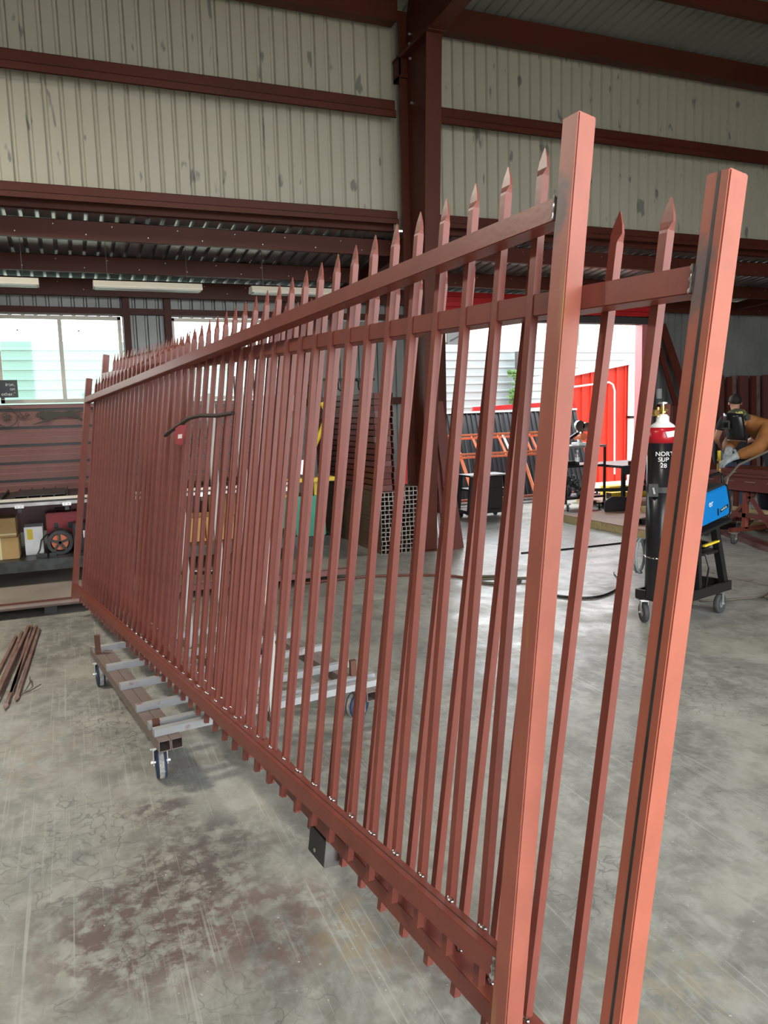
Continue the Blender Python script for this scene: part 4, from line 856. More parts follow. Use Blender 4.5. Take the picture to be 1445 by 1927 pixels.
t = thing('tool_tray', 'low black tray of tools on the middle shelf of the tool cart', 'tray', (7.2, 10.1, .715)); part('tray', MB().box(7.08, 7.26, 9.95, 10.3, .715, .78), 'hoodblack', t); part('tool', MB().cyl((7.12, 10, .78), (7.13, 10, .88), .006, n=6), 'steel', t); part('tool', MB().cyl((7.2, 10.05, .78), (7.19, 10.05, .9), .007, n=6), 'steel', t)
rb = MB()
for i in range(26):
    a = Vector((random.uniform(7.1, 7.5), random.uniform(9.93, 10.3), random.uniform(.25, .55))); bq = a + Vector((random.uniform(-.12, .12), random.uniform(-.05, .05), random.uniform(-.1, .1)))
    rb.cyl(a, bq, random.uniform(.012, .04), n=7)
solo('scrap_heap', rb, 'black_steel', 'heap of dark and shiny scrap metal on the bottom shelf of the tool cart', 'scrap', (7.3, 10.1, .22), kind='stuff')
rb = MB()
for i in range(14):
    a = Vector((random.uniform(7.5, 7.78), random.uniform(9.93, 10.2), .24)); rb.cyl(a, a + Vector((random.uniform(-.06, .06), random.uniform(-.05, .05), .02)), .012, n=6)
solo('metal_offcuts', rb, 'chrome', 'few bright metal offcuts on the right of the bottom shelf', 'scrap', (7.6, 10, .22), kind='stuff')

# black truss table behind
t = thing('truss_table', 'long black table with crossed truss sides in front of the red shed', 'table', (8.4, 9.9, 0))
part('top', MB().box(7.82, 9.3, 9.55, 10.5, .66, .70), 'black', t); part('side_rail', MB().box(7.82, 9.3, 9.53, 9.56, .56, .70), 'black_steel', t)
part('tray_edge', MB().box(8.0, 9.25, 9.6, 9.62, .70, .76), 'primer_dark', t); part('lower_rail', MB().beam((7.3, 9.55, .36), (9.3, 9.55, .26), .04, .05), 'black_steel', t); part('lower_rail', MB().box(7.82, 9.3, 9.54, 9.58, .34, .37), 'black', t)
for x in (7.95, 8.55):
    part('brace', MB().beam((x, 9.55, .35), (x + .24, 9.55, .58), .03, .03), 'black', t); part('brace', MB().beam((x + .40, 9.55, .35), (x + .16, 9.55, .58), .03, .03), 'black', t)
for x in (7.86, 9.2):
    for y in (9.56, 10.44): part('leg', MB().box(x, x + .05, y, y + .05, .10, .66), 'black', t)
t = thing('yellow_level', 'bright yellow box beam on the deck under the truss table', 'beam', (8.5, 10.3, .105)); part('body', MB().box(8.15, 8.95, 10.2, 10.32, .105, .20), 'yellow', t, bevel=.004); part('end_cap', MB().box(8.14, 8.15, 10.2, 10.32, .105, .20), 'hoodblack', t)
solo('yellow_block', MB().box(8.35, 8.75, 10.5, 10.75, .105, .27), 'yellow', 'second yellow block behind the yellow beam', 'block', (8.5, 10.6, .105), bevel=.01)
# timber deck on the floor
t = thing('timber_deck', 'low deck of plywood on pale lumber beams on the shop floor', 'deck', (7.6, 8.6, 0))
part('beam', MB().box(6.40, 6.49, 8.22, 9.02, 0, .095), 'wood', t, bevel=.003); part('beam', MB().box(6.41, 6.50, 7.35, 8.215, 0, .095), 'wood', t, bevel=.003); part('beam', MB().box(6.40, 8.35, 9.03, 9.12, 0, .095), 'wood', t, bevel=.003); part('beam', MB().box(8.2, 8.29, 7.4, 9.02, 0, .095), 'wood', t)
part('plywood', MB().box(6.41, 8.35, 7.35, 9.1, .096, .106), 'ply', t); part('plywood', MB().box(7.85, 9.6, 9.13, 10.9, .085, .105), 'ply', t); part('support', MB().box(7.9, 9.5, 9.2, 9.3, 0, .085).box(7.9, 9.5, 10.7, 10.8, 0, .085), 'wood', t, kind='stuff')
solo('lumber_block', MB().box(7.45, 7.78, 8.55, 8.68, .107, .19), 'wood', 'short pale lumber block lying on the plywood deck', 'block', (7.6, 8.6, .107), bevel=.004)
bb_ = MB().prism([(0, 0), (.75, 0), (.55, .05), (.35, .20), (.1, .22), (0, .15)], (7.05, 8.95, .107), (1, -.25, 0), (0, 0, 1), (0.05, 1, 0), .04)
solo('black_tarp', bb_, 'hoodblack', 'crumpled glossy black sheet on the deck beneath the tool cart', 'sheet', (7.05, 8.95, .107), bevel=.01)
for i in range(9):
    y = 7.72 + i % 3 * .035; z_ = .119 + (i // 3) * .024
    solo('black_bar', MB().beam((6.62 + random.uniform(-.04, .04), y, z_), (7.6, y + .25, z_), .022, .022), 'hoodblack', 'black square bar of the bundle on the deck, %s layer, %s of three' % (('bottom', 'middle', 'top')[i // 3], ('front', 'centre', 'rear')[i % 3]), 'bar', (6.62, y, z_), 'black bars bundled on the deck')

# ================================================================== welding cart, gas cylinder, welding machine
WA = Vector((.965, .262, 0)).normalized(); WB = Vector((WA.y, -WA.x, 0)); WO = Vector((3.90, 4.49, 0))
def w3(a, b, z): return WO + WA * a + WB * b + Vector((0, 0, z))
t = thing('welding_cart', 'black two-level welding cart on four casters right of the near posts', 'cart', tuple(w3(.33, .22, 0)))
part('base_plate', MB().add([w3(a, b, z) for z in (.185, .195) for a, b in ((-.04, -.04), (.70, -.04), (.70, .29), (-.04, .29))], [(0, 1, 2, 3), (4, 5, 6, 7), (0, 1, 5, 4), (1, 2, 6, 5), (2, 3, 7, 6), (3, 0, 4, 7)]), 'black', t)
part('base_rim', MB().beam(w3(-.04, .29, .22), w3(.70, .29, .22), .02, .07).beam(w3(-.04, -.04, .22), w3(.70, -.04, .22), .02, .07).beam(w3(-.04, -.04, .22), w3(-.04, .29, .22), .02, .07).beam(w3(.70, -.04, .22), w3(.70, .29, .22), .02, .07), 'black', t)
part('leg', MB().beam(w3(.67, .26, .19), w3(.53, .24, .70), .05, .05, WB), 'black', t); part('leg', MB().beam(w3(.67, -.01, .19), w3(.53, .02, .70), .05, .05, WB), 'black', t)
part('leg', MB().beam(w3(.30, .26, .19), w3(.30, .24, .62), .04, .04, WB), 'black', t); part('leg', MB().beam(w3(.30, -.01, .19), w3(.30, .02, .62), .04, .04, WB), 'black', t)
part('top_tray', MB().beam(w3(.24, .13, .655), w3(.72, .13, .725), .30, .02), 'black', t)
part('middle_tray', MB().beam(w3(.28, .13, .50), w3(.60, .13, .50), .26, .02), 'black', t); part('cylinder_yoke', MB().beam(w3(.24, -.02, .82), w3(.24, .28, .82), .02, .05), 'black', t)
for (a, b, hh) in ((-.0, .0, 1.2), (.62, .0, .9), (.64, .24, .35), (.02, .24, .7)): caster(t, w3(a, b, 0), .078, hh, 'rubber', .185, .036, fork='zinc')
bagt = thing('glove_bag', 'black bag with a yellow edge on the middle tray of the welding cart', 'bag', tuple(w3(.45, .2, .512))); part('bag', MB().ball(w3(.45, .16, .55), .07, (1.6, 1, .5)), 'hoodblack', bagt, smooth=True); part('edge', MB().beam(w3(.36, .26, .565), w3(.56, .26, .58), .02, .015), 'yellow', bagt)
gc = Vector((3.963, 4.40, 0)); R = .105
t = thing('gas_cylinder', 'tall black gas cylinder with red shoulder and white collar on the welding cart', 'gas cylinder', (gc.x, gc.y, .197))
part('body', MB().lathe((gc.x, gc.y, 0), [(R - .01, .197), (R, .21), (R, 1.345)], 28), 'hoodblack', t, smooth=True)
part('red_band', MB().lathe((gc.x, gc.y, 0), [(R, 1.345), (R, 1.39), (R * .97, 1.425), (R * .86, 1.455)], 28), 'gasred', t, smooth=True, label='dark red shoulder')
part('shoulder', MB().lathe((gc.x, gc.y, 0), [(R * .86, 1.455), (R * .72, 1.475), (R * .5, 1.49), (R * .42, 1.50), (R * .42, 1.53), (R * .30, 1.545), (R * .2, 1.55)], 28), 'white', t, smooth=True, label='white cap ring')
vl = part('valve', MB().cyl((gc.x, gc.y, 1.55), (gc.x, gc.y, 1.61), .014, n=12).cyl((gc.x - .03, gc.y, 1.58), (gc.x + .04, gc.y, 1.58), .012, n=10).cyl((gc.x, gc.y, 1.56), (gc.x, gc.y, 1.57), .022, n=6), 'brass', t)
part('handwheel', MB().cyl((gc.x, gc.y, 1.622), (gc.x, gc.y, 1.635), .034, n=14).cyl((gc.x, gc.y, 1.61), (gc.x, gc.y, 1.622), .01, n=8), 'zinc', vl)
part('regulator', MB().cyl((gc.x - .06, gc.y - .01, 1.56), (gc.x - .06, gc.y + .03, 1.56), .024, n=14).cyl((gc.x - .045, gc.y, 1.53), (gc.x - .045, gc.y, 1.60), .010, n=8), 'brass', t)
vd = Vector((-gc.x, -gc.y, 0)).normalized(); vr = Vector((-vd.y, vd.x, 0))
part('label', MB().prism([(0, 0), (.07, .01), (.08, -.03), (.015, -.04)], gc + vd * (R * .80) + vr * (-.0) + Vector((0, 0, 1.425)) + vd * .022 + vr * .02, vr, Vector((0, 0, 1)), vd, .002), 'white', t, label='white label on the shoulder')
for i, (tx, zz) in enumerate((('NORT', 1.255), ('SUP', 1.215), ('28', 1.172))):
    text('stencil', tx, .044, gc + vd * (R + .002) + vr * (-.045 + .018 * i) + Vector((0, 0, zz)), vr, (0, 0, 1), 'white', t)
t = thing('cylinder_strap', 'grey strap with a square buckle round the gas cylinder', 'strap', (gc.x, gc.y, 1.0))
part('band', MB().lathe((gc.x, gc.y, 0), [(R + .002, .99), (R + .003, 1.03)], 28), 'rubber', t); part('buckle', MB().beam(gc + vd * (R + .006) - vr * .085 + Vector((0, 0, 1.01)), gc + vd * (R + .006) + vr * -.02 + Vector((0, 0, 1.01)), .02, .09), 'rubber', t); part('hook', MB().beam(gc + vd * (R + .018) - vr * .055 + Vector((0, 0, 1.03)), gc + vd * (R + .018) - vr * .045 + Vector((0, 0, .985)), .012, .01, vd), 'zinc', t)
ch = MB(); 
for k in range(14):
    a = math.atan2(vd.y, vd.x) - 1.2 + k * .17; p = gc + Vector((math.cos(a), math.sin(a), 0)) * (R + .006) + Vector((0, 0, .52 - .01 * math.sin(k * .24 * PI / 3)))
    tg_ = Vector((-math.sin(a), math.cos(a), 0)); up_ = Vector((0, 0, 1)) if k % 2 else Vector((math.cos(a), math.sin(a), 0))
    ch.tube([p + tg_ * math.cos(2 * PI * j / 8) * .013 + up_ * math.sin(2 * PI * j / 8) * .006 for j in range(8)], .002, 4, closed=True)
solo('safety_chain', ch, 'chrome', 'thin bright safety chain low round the gas cylinder', 'chain', (gc.x, gc.y, .46), kind='stuff')
t = thing('coiled_grey_hose', 'pale grey hose coiled at the left of the gas cylinder', 'hose', (gc.x - .15, gc.y + .05, .3)); part('coil', MB().tube([(gc.x - .07 + .05 * math.cos(a) * (1.0), gc.y + .14 + .02 * math.sin(a * .5), .50 + .13 * math.sin(a)) for a in [i * PI / 7 for i in range(26)]], .011, 7), 'fence_white', t, smooth=True)
# welding machine, tilted with the tray
m0 = w3(.27, .255, .70); ax = (WA * .46 + Vector((0, 0, .07))).normalized(); az = WB.cross(ax); az = az if az.z > 0 else -az
def m3(a, b, c): return m0 + ax * a - WB * b + az * c
t = thing('welding_machine', 'bright blue welding machine with a black roll handle on the cart', 'welding machine', tuple(m3(.2, .15, 0)))
bl = [(0, 0), (.455, 0), (.462, .09), (.435, .235), (.0, .235)]
o_ = part('case', MB().prism(bl, m3(0, 0, 0), ax, az, -WB, .24), 'blue', t, bevel=.008)
part('front_panel', MB().prism([(.462, .0), (.49, .01), (.49, .09), (.455, .235), (.438, .24)], m3(0, .005, 0), ax, az, -WB, .25), 'hoodblack', t)
part('top_cover', MB().prism([(0, .236), (.43, .236), (.40, .255), (.02, .255)], m3(0, .01, 0), ax, az, -WB, .24), 'black_steel', t)
part('handle', MB().tube([m3(.20, .04, .25), m3(.20, .04, .31), m3(.24, .04, .335), m3(.40, .04, .335), m3(.44, .04, .31), m3(.45, .04, .22)], .012, 8).tube([m3(.20, .22, .25), m3(.20, .22, .31), m3(.24, .22, .335), m3(.40, .22, .335), m3(.44, .22, .31), m3(.45, .22, .22)], .012, 8), 'hoodblack', t, kind='stuff')
part('side_slot', MB().prism([(.285, .03), (.30, .03), (.30, .085), (.285, .085)], m3(0, -.001, 0), ax, az, WB, .002), 'hoodblack', t)
part('nameplate', MB().prism([(.325, .045), (.435, .06), (.435, .085), (.325, .07)], m3(0, -.001, 0), ax, az, WB, .002), 'hoodblack', t)
text('nameplate_lettering', 'MATIC 25', .019, m3(.332, -.0045, .054), ax * .99 + az * .13, az, 'white', t); text('logo_lettering', 'er', .07, m3(.165, -.0045, .125), ax, az, 'white', t)
hk = MB(); 
for k in range(3): hk.tube([m3(.52 + .012 * k, .05 + .02 * k, .03) + ax * (math.cos(a) * .05) + az * (math.sin(a) * .085) for a in [i * PI / 8 for i in range(16)]], .008, 6, closed=True)
t2 = thing('gun_cable_coil', 'black welding gun cable coiled in front of the blue machine', 'cable', tuple(m3(.52, .05, 0))); part('coil', hk, 'hoodblack', t2, smooth=True, kind='stuff')
part('lead', MB().tube([m3(.50, .07, .10), m3(.60, .08, .25), m3(.62, 0, .35), m3(.7, -.2, .45)] , .009, 6), 'hose_tan', t2)
part('drop_cable', MB().tube([w3(.38, .26, .50), w3(.40, .28, .40), w3(.41, .25, .22)], .008, 6), 'hoodblack', t2)

# ================================================================== long dark red welding table with the workpieces
TX0, TX1, TY0, TY1, TZ = 7.08, 7.72, 4.6, 7.30, .80
t = thing('welding_table', 'long dark red steel welding table with truss legs at the right edge', 'table', (7.4, 6.4, 0))
part('top', MB().box(TX0, TX1, TY0, TY1, TZ - .025, TZ), 'maroon', t); part('side_channel', MB().box(TX0 + .02, TX0 + .03, TY0, TY1, .60, TZ - .026).box(TX0 + .02, TX0 + .07, TY0, TY1, .60, .61), 'maroon', t); part('side_channel', MB().box(TX1 - .03, TX1 - .02, TY0, TY1, .60, TZ - .026).box(TX1 - .07, TX1 - .02, TY0, TY1, .60, .61), 'maroon', t)
for k in range(7): part('slot_edge', MB().box(TX0 + .014, TX0 + .019, 5.2 + k * .3, 5.34 + k * .3, .715, .72), 'zinc', t)
for y in (5.0, 6.55, 7.15):
    for x in (TX0 + .05, TX1 - .1): part('leg', MB().box(x, x + .05, y, y + .05, .17, .60), 'primer', t)
    part('cross_rail', MB().box(TX0 - .15, TX1 + .15, y, y + .05, .145, .19), 'primer_dark', t)
for y in (5.1, 5.8, 6.45): part('brace', MB().beam((TX0 + .07, y, .59), (TX0 + .07, y + .4, .20), .035, .035), 'maroon', t); part('brace', MB().beam((TX0 + .07, y + .75, .59), (TX0 + .07, y + .4, .20), .035, .035), 'maroon', t)
part('lower_rail', MB().box(TX0 + .05, TX0 + .1, TY0, TY1, .30, .35), 'maroon', t)
for (x, y) in ((TX0 + .1, 5.03), (TX1, 6.58), (TX0 + .1, 7.18), (TX1, 5.03), (TX1, 7.18), (TX0 - .08, 6.58)): caster(t, (x, y, 0), .062, .3, 'rubber', .145, .035)
for i, (x, w_) in enumerate(((7.16, .05), (7.34, .05), (7.62, .05))):
    solo('workpiece_tube', MB().box(x, x + w_, 4.7 + .1 * i, 6.95 + .1 * i, TZ + .001, TZ + .051), 'primer_dark' if i else 'maroon', 'dark red tube lying along the welding table, %s' % ('on its near edge', 'in the middle under the glove', 'on its far edge')[i], 'tube', (x, 6, TZ), 'workpieces on the welding table', bevel=.003)
solo('table_plank', MB().box(7.20, 7.30, 5.2, 7.2, .355, .39), 'wood', 'pale wooden plank on the lower rail of the welding table', 'plank', (7.25, 6.5, .355)); 
solo('ground_cable_on_table', MB().tube([(7.95, 6.2, 1.0), (7.75, 6.3, .87), (7.55, 6.38, .865), (7.42, 6.5, .83), (7.25, 6.7, .815), (7.12, 6.75, .815), (7.02, 6.78, .72)], .011, 6), 'hose_tan', 'dusty cable drooping over the top of the welding table', 'cable', (7.5, 6.4, .8), smooth=True)
t = thing('clamp', 'brass-coloured clamp with a yellow grip on the far end of the welding table', 'clamp', (7.34, 7.12, TZ)); part('bar', MB().beam((7.3, 7.15, TZ + .10), (7.75, 7.1, TZ + .12), .02, .03), 'hoodblack', t); part('jaw', MB().cyl((7.33, 7.15, TZ + .002), (7.33, 7.15, TZ + .14), .03, n=10), 'brass', t); part('grip', MB().cyl((7.33, 7.15, TZ + .14), (7.32, 7.15, TZ + .24), .022, n=10), 'yellow', t); part('tip', MB().ball((7.66, 7.12, TZ + .14), .02), 'chrome', t)
for i, (xa, ya, xb, yb) in enumerate(((7.50, 7.12, 6.55, 4.9), (7.42, 7.15, 6.47, 4.93))):
    solo('floor_channel', MB().beam((xa, ya, .03), (xb, yb, .03), .07, .06), 'maroon', ('right', 'left')[i] + ' dark red channel of the pair lying on the floor before the table', 'channel', (xb, yb, 0), 'channels on the floor', bevel=.004)
solo('dark_coil_on_floor', MB().lathe((5.45, 6.0, 0), [(.10, 0), (.10, .012), (.03, .014)], 16), 'hoodblack', 'small flat black disc lying on the open floor at the right', 'disc', (5.9, 6.0, 0))

# posts stacked upright against the back wall at the right
for i in range(13):
    x = 11.28 + i * .15; h = 2.10 + random.uniform(-.02, .02); y = 10.93 - (i % 2) * .05
    mm = ('maroon', 'primer_dark', 'rodgrey', 'maroon')[i % 4]  # paler tones in the row stand for beams that catch the light
    solo('upright_beam', MB().beam((x, y, 0), (x, y + .10, h), .12, .04, (0, 1, 0)), mm, 'upright dark red beam leaning on the back wall at the right, number %s from the left of the row' % ('one', 'two', 'three', 'four', 'five', 'six', 'seven', 'eight', 'nine', 'ten', 'eleven', 'twelve', 'thirteen', 'fourteen', 'fifteen', 'sixteen', 'seventeen')[i], 'beam', (x, y, 0), 'beams leaning on the back wall')
for i, (xb, xt, h, w_) in enumerate(((10.75, 9.86, 3.02, .16), (10.45, 9.80, 2.6, .10))):
    solo('leaning_plank', MB().beam((xb, 10.45 + i * .12, 0), (xt, 11.02 - i * .02, h), w_, .03, (0, 1, 0)), 'primer_dark', ('long', 'shorter')[i] + ' dark red plank leaning on the wall beside the doorway jamb', 'plank', (xb, 10.4, 0), 'planks beside the doorway')
t = thing('dark_cabinet', 'dark brown cabinet beside the doorway behind the gas cylinder', 'cabinet', (9.95, 10.8, 0)); part('case', MB().box(9.72, 10.12, 10.6, 10.95, 0, 1.62), 'primer_dark', t, bevel=.006); part('door', MB().box(9.74, 10.10, 10.585, 10.6, .05, 1.58), 'maroon', t)
solo('switch_box', MB().box(9.86, 9.95, 11.08, 11.145, 1.72, 1.90), 'white', 'small white electrical box on the wall above the dark cabinet', 'box', (9.9, 11.1, 1.72), bevel=.004)

# ================================================================== people
def limbs(name, nodes, edges, m, parent, lvl=2, label=None, cut=None):
    me = bpy.data.meshes.new(name); names = list(nodes); ix = {n_: i for i, n_ in enumerate(names)}
    me.from_pydata([nodes[n_][0] for n_ in names], [(ix[a], ix[b]) for a, b in edges], []); me.update()
    o = link(name, me, parent); me.materials.append(M[m])
    sk = o.modifiers.new('skin', 'SKIN'); me.skin_vertices.new() if not me.skin_vertices else None
    for i, n_ in enumerate(names):
        r = nodes[n_][1]; r = r if isinstance(r, tuple) else (r, r); sv = me.skin_vertices[0].data[i]; sv.radius = r; sv.use_root = (i == 0)
    sk.use_smooth_shade = True; su = o.modifiers.new('sub', 'SUBSURF'); su.levels = lvl; su.render_levels = lvl
    if label: o['label'] = label
    return o
def hand_nodes(pfx, wrist, d, side, palmn, curl=.5, s=1.0):
    """palm and five fingers growing from the wrist towards d; side = direction of the thumb; palmn = palm normal (fingers curl to it)"""
    d = Vector(d).normalized(); side = Vector(side); side = (side - d * side.dot(d)).normalized(); pn = Vector(palmn); pn = (pn - d * pn.dot(d) - side * pn.dot(side)).normalized(); w_ = Vector(wrist)
    N_ = {}; E_ = []
    N_[pfx + 'palm'] = (w_ + d * .045 * s, .026 * s)
    for k, (off, ln) in enumerate(((.030, .068), (.011, .078), (-.009, .072), (-.028, .055))):
        a = w_ + d * .085 * s + side * off * s; N_[pfx + 'k%d' % k] = (a, .0105 * s); b = a + (d * math.cos(curl * .6) + pn * math.sin(curl * .6)) * ln * .55 * s; c = b + (d * math.cos(curl * 1.8) + pn * math.sin(curl * 1.8)) * ln * .5 * s
        N_[pfx + 'm%d' % k] = (b, .0095 * s); N_[pfx + 't%d' % k] = (c, .008 * s); E_ += [(pfx + 'palm', pfx + 'k%d' % k), (pfx + 'k%d' % k, pfx + 'm%d' % k), (pfx + 'm%d' % k, pfx + 't%d' % k)]
    a = w_ + d * .03 * s + side * .034 * s; N_[pfx + 'th'] = (a, .012 * s); b = a + (d * .6 + side * .7 + pn * .3).normalized() * .034 * s; c = b + (d * .9 + side * .1 + pn * .5).normalized() * .03 * s
    N_[pfx + 'th1'] = (b, .0105 * s); N_[pfx + 'th2'] = (c, .009 * s); E_ += [(pfx + 'palm', pfx + 'th'), (pfx + 'th', pfx + 'th1'), (pfx + 'th1', pfx + 'th2')]
    return N_, E_
# --- man in a black t-shirt, seen from behind, working beyond the table
p1 = thing('person', 'standing person in a black t-shirt seen from behind, head bowed, beyond the welding table', 'person', (8.82, 8.3, 0), local=True, rotz=-.55); p1.scale = (1.04, 1.04, .98)
N_ = {'pelvis': ((0, 0, .96), (.135, .10)), 'waist': ((0, .01, 1.10), (.125, .095)), 'chest': ((0, .03, 1.30), (.15, .105)), 'neckb': ((0, .06, 1.455), (.07, .06)), 'neck': ((0, .085, 1.53), (.052, .052)), 'jaw': ((0, .13, 1.575), (.062, .07)), 'head': ((0, .135, 1.655), (.078, .092)), 'crown': ((0, .12, 1.71), (.06, .07))}
E_ = [('pelvis', 'waist'), ('waist', 'chest'), ('chest', 'neckb'), ('neckb', 'neck'), ('neck', 'jaw'), ('jaw', 'head'), ('head', 'crown')]
for s, n_ in ((-1, 'l'), (1, 'r')):
    N_.update({n_ + 'sh': ((s * .175, .04, 1.40), .058), n_ + 'el': ((s * .25, .07, 1.12), .042), n_ + 'wr': ((s * .15, .30, 1.04), .027), n_ + 'hip': ((s * .09, 0, .90), .088), n_ + 'kn': ((s * .11, .02, .49), .058), n_ + 'an': ((s * .12, -.01, .09), .042), n_ + 'toe': ((s * .135, .15, .045), .04)})
    E_ += [('chest', n_ + 'sh'), (n_ + 'sh', n_ + 'el'), (n_ + 'el', n_ + 'wr'), ('pelvis', n_ + 'hip'), (n_ + 'hip', n_ + 'kn'), (n_ + 'kn', n_ + 'an'), (n_ + 'an', n_ + 'toe')]
    hn, he = hand_nodes(n_ + 'h', N_[n_ + 'wr'][0], (-s * .35, .8, -.15), (-s * .8, .3, .2), (0, 0, -1), .7); N_.update(hn); E_ += he + [(n_ + 'wr', n_ + 'hpalm')]
limbs('body', {k: (v[0], (.085 if k in ('pelvis', 'waist', 'chest') else .04 if k.endswith('hip') else v[1])) for k, v in N_.items()}, E_, 'skin', p1, 2)
g_ = lambda k, d=.014: (N_[k][0], tuple(v + d for v in N_[k][1]) if isinstance(N_[k][1], tuple) else N_[k][1] + d)
TN = {'pelvis': ((0, 0, .82), (.165, .125)), 'waist': g_('waist', .02), 'chest': g_('chest', .02), 'neckb': ((0, .055, 1.455), (.082, .072))}
TE = [('pelvis', 'waist'), ('waist', 'chest'), ('chest', 'neckb')]
for s, n_ in ((-1, 'l'), (1, 'r')): TN.update({n_ + 'sh': g_(n_ + 'sh', .018), n_ + 'sl': ((s * .222, .055, 1.235), .062)}); TE += [('chest', n_ + 'sh'), (n_ + 'sh', n_ + 'sl')]
limbs('tshirt', TN, TE, 'shirt', p1, 2)
PN = {'pelvis': ((0, 0, .965), (.145, .112))}; PE = []
for s, n_ in ((-1, 'l'), (1, 'r')): PN.update({n_ + 'hip': g_(n_ + 'hip', .016), n_ + 'kn': g_(n_ + 'kn', .018), n_ + 'an': ((s * .12, -.01, .10), .062)}); PE += [('pelvis', n_ + 'hip'), (n_ + 'hip', n_ + 'kn'), (n_ + 'kn', n_ + 'an')]
limbs('jeans', PN, PE, 'jeans', p1, 2)
hb = MB().ball((0, .12, 1.685), .098, (.86, 1.0, .92), 18, 12); hb.v = [(x, y - (.0), z) for x, y, z in hb.v]
hv = []
for x, y, z in hb.v:
    if y > .19 and z < 1.70: y = .175
    if z < 1.63: z = 1.63 + (z - 1.63) * .35; x *= .9
    hv.append((x, y, z))
hb.v = hv; part('hair', hb, 'hair', p1, smooth=True)
for s in (-1, 1): part('ear', MB().ball((s * .083, .13, 1.635), .024, (.35, .7, 1)), 'skin', p1, smooth=True)
part('nose', MB().ball((0, .232, 1.625), .018, (.7, 1, 1.2)), 'skin', p1, smooth=True)
for s in (-1, 1): part('eye', MB().ball((s * .032, .215, 1.65), .012), 'white', p1, smooth=True)
part('mouth', MB().ball((0, .212, 1.585), .02, (1.1, .4, .25)), 'gasred', p1, smooth=True)
for s in (-1, 1): part('shoe', MB().ball((s * .13, .07, .05), .055, (.85, 2.5, .9), 12, 8), 'hoodblack', p1, smooth=True)

# --- welder in a tan jacket and hood, bent over the table from its far side (forward is local +y, turned towards -x)
p2 = thing('person', 'welder in tan leather jacket and black hood bending over the table, grey gloves', 'person', (8.07, 6.93, 0), local=True, rotz=math.pi / 2 - .12); p2.scale = (1.06, 1.06, 1.05)
N_ = {'pelvis': ((0, -.02, .97), (.14, .115)), 'waist': ((0, .10, 1.12), (.13, .11)), 'chest': ((0, .30, 1.27), (.15, .12)), 'neckb': ((0, .44, 1.33), (.07, .065)), 'neck': ((0, .51, 1.33), (.055, .055)), 'head': ((0, .61, 1.315), (.08, .09)), 'crown': ((0, .66, 1.34), (.06, .07))}
E_ = [('pelvis', 'waist'), ('waist', 'chest'), ('chest', 'neckb'), ('neckb', 'neck'), ('neck', 'head'), ('head', 'crown')]
arm = {'l': ((-.19, .33, 1.27), (-.25, .50, 1.02), (-.10, .70, .93)), 'r': ((.19, .33, 1.28), (.25, .50, 1.04), (.06, .64, 1.0))}
for s, n_ in ((-1, 'l'), (1, 'r')):
    a, b, c = arm[n_]
    N_.update({n_ + 'sh': (a, .06), n_ + 'el': (b, .045), n_ + 'wr': (c, .03), n_ + 'hip': ((s * .1, -.04, .90), .09), n_ + 'kn': ((s * .13, .10, .50), .06), n_ + 'an': ((s * .14, .02, .10), .043), n_ + 'toe': ((s * .15, .19, .05), .04)})
    E_ += [('chest', n_ + 'sh'), (n_ + 'sh', n_ + 'el'), (n_ + 'el', n_ + 'wr'), ('pelvis', n_ + 'hip'), (n_ + 'hip', n_ + 'kn'), (n_ + 'kn', n_ + 'an'), (n_ + 'an', n_ + 'toe')]
limbs('body', {k: (v[0], (.085 if k in ('pelvis', 'waist', 'chest') else .04 if k.endswith('hip') else v[1])) for k, v in N_.items()}, E_, 'skin', p2, 2)
JN = {'pelvis': ((0, -.01, .95), (.17, .14)), 'waist': g_('waist', .035), 'chest': g_('chest', .035), 'neckb': ((0, .45, 1.335), (.095, .09)), 'collar': ((0, .535, 1.34), (.085, .08))}; JE = [('pelvis', 'waist'), ('waist', 'chest'), ('chest', 'neckb'), ('neckb', 'collar')]
for s, n_ in ((-1, 'l'), (1, 'r')): JN.update({n_ + 'sh': g_(n_ + 'sh', .022), n_ + 'el': g_(n_ + 'el', .045), n_ + 'cuff': (Vector(arm[n_][1]).lerp(Vector(arm[n_][2]), .92), .062)}); JE += [('chest', n_ + 'sh'), (n_ + 'sh', n_ + 'el'), (n_ + 'el', n_ + 'cuff')]
limbs('jacket', JN, JE, 'jacket', p2, 2)
PN = {'pelvis': ((0, -.03, .95), (.15, .12))}; PE = []
for s, n_ in ((-1, 'l'), (1, 'r')): PN.update({n_ + 'hip': g_(n_ + 'hip', .018), n_ + 'kn': g_(n_ + 'kn', .02), n_ + 'an': ((s * .14, .02, .12), .064)}); PE += [('pelvis', n_ + 'hip'), (n_ + 'hip', n_ + 'kn'), (n_ + 'kn', n_ + 'an')]
limbs('trousers', PN, PE, 'darkpants', p2, 2)
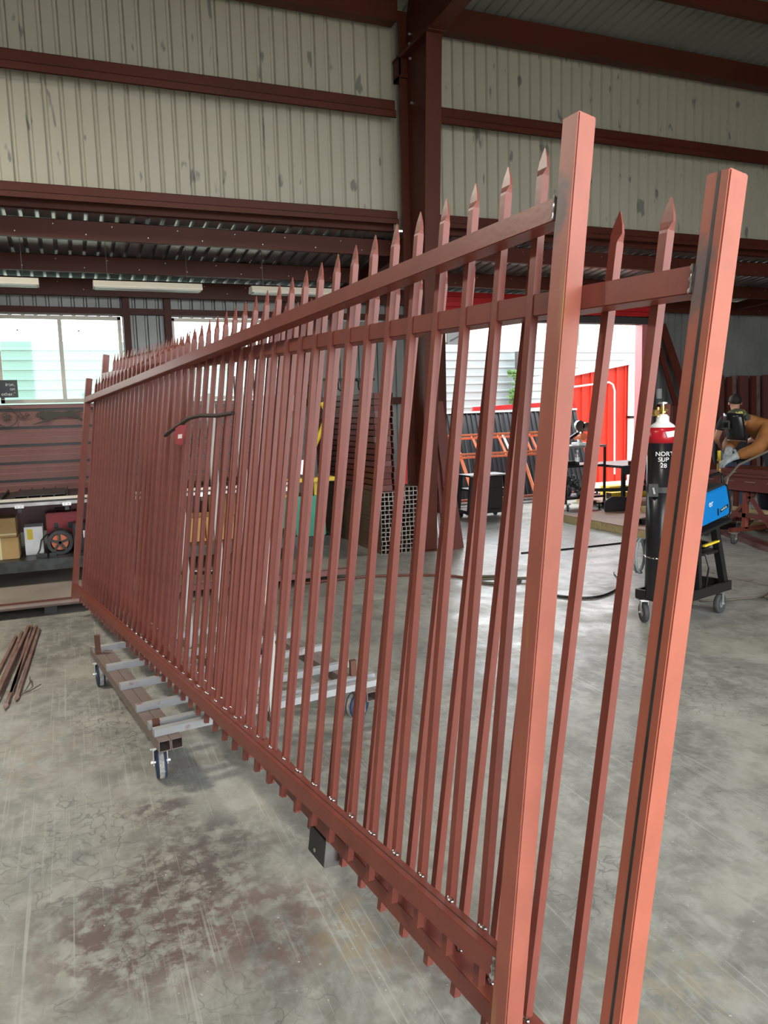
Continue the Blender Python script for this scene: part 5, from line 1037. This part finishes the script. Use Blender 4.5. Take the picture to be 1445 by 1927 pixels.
for s, n_ in ((-1, 'l'), (1, 'r')):
    b, c = Vector(arm[n_][1]), Vector(arm[n_][2]); d_ = (c - b).normalized(); hd_ = (d_ + Vector((0, .3, -.35))).normalized()
    hn, he = hand_nodes('g', c, hd_, (-s, 0, .1), (0, -.2, -1), .55, 1.3); hn = {k: (v[0], v[1] + .004) for k, v in hn.items()}
    hn2 = {'cuff': (c - d_ * .07, .055), 'wr': (c, .04)}; hn2.update(hn)
    limbs('glove', hn2, [('cuff', 'wr'), ('wr', 'gpalm')] + he, 'glove', p2, 2)
    part('boot', MB().ball((s * .145, .10, .06), .06, (.9, 2.5, 1.0), 12, 8).cyl((s * .14, .02, .06), (s * .14, .02, .2), .055, .06, n=14), 'boots', p2, smooth=True)
part('patterned_cap', MB().ball((0, .60, 1.375), .115, (.98, 1.08, .85), 18, 10), 'camo', p2, smooth=True)
# hood: curved shell in front of the face, pointing down
hv = []; hf = []; nn = 12; rows = 7
for j in range(rows):
    v_ = j / (rows - 1)
    for i in range(nn + 1):
        a = -1.25 + 2.5 * i / nn; rr = .165 - .04 * abs(v_ - .4)
        hv.append((math.sin(a) * rr, 0.58 + math.cos(a) * rr * .95 + .02 - .06 * v_, 1.405 - .31 * v_ + .02 * math.cos(a)))
for j in range(rows - 1):
    for i in range(nn): hf.append((j * (nn + 1) + i, j * (nn + 1) + i + 1, (j + 1) * (nn + 1) + i + 1, (j + 1) * (nn + 1) + i))
hd_ = part('welding_hood', MB().add(hv, hf), 'hoodblack', p2, smooth=True, label='black welding hood with a dark lens')
so = hd_.modifiers.new('shell', 'SOLIDIFY'); so.thickness = .006
part('lens_frame', MB().box(-.060, .060, .735, .755, 1.24, 1.34), 'rubber', hd_, bevel=.006); part('lens', MB().box(-.046, .046, .755, .758, 1.26, 1.32), 'glass', hd_)
for s in (-1, 1): part('hinge_knob', MB().cyl((s * .15, .60, 1.37), (s * .18, .60, 1.37), .034, n=14), 'rubber', hd_, bevel=.003)
part('hood_edge', MB().tube([hv[(rows - 1) * (nn + 1) + i] for i in range(nn + 1)], .005, 5), 'rodgrey', hd_)
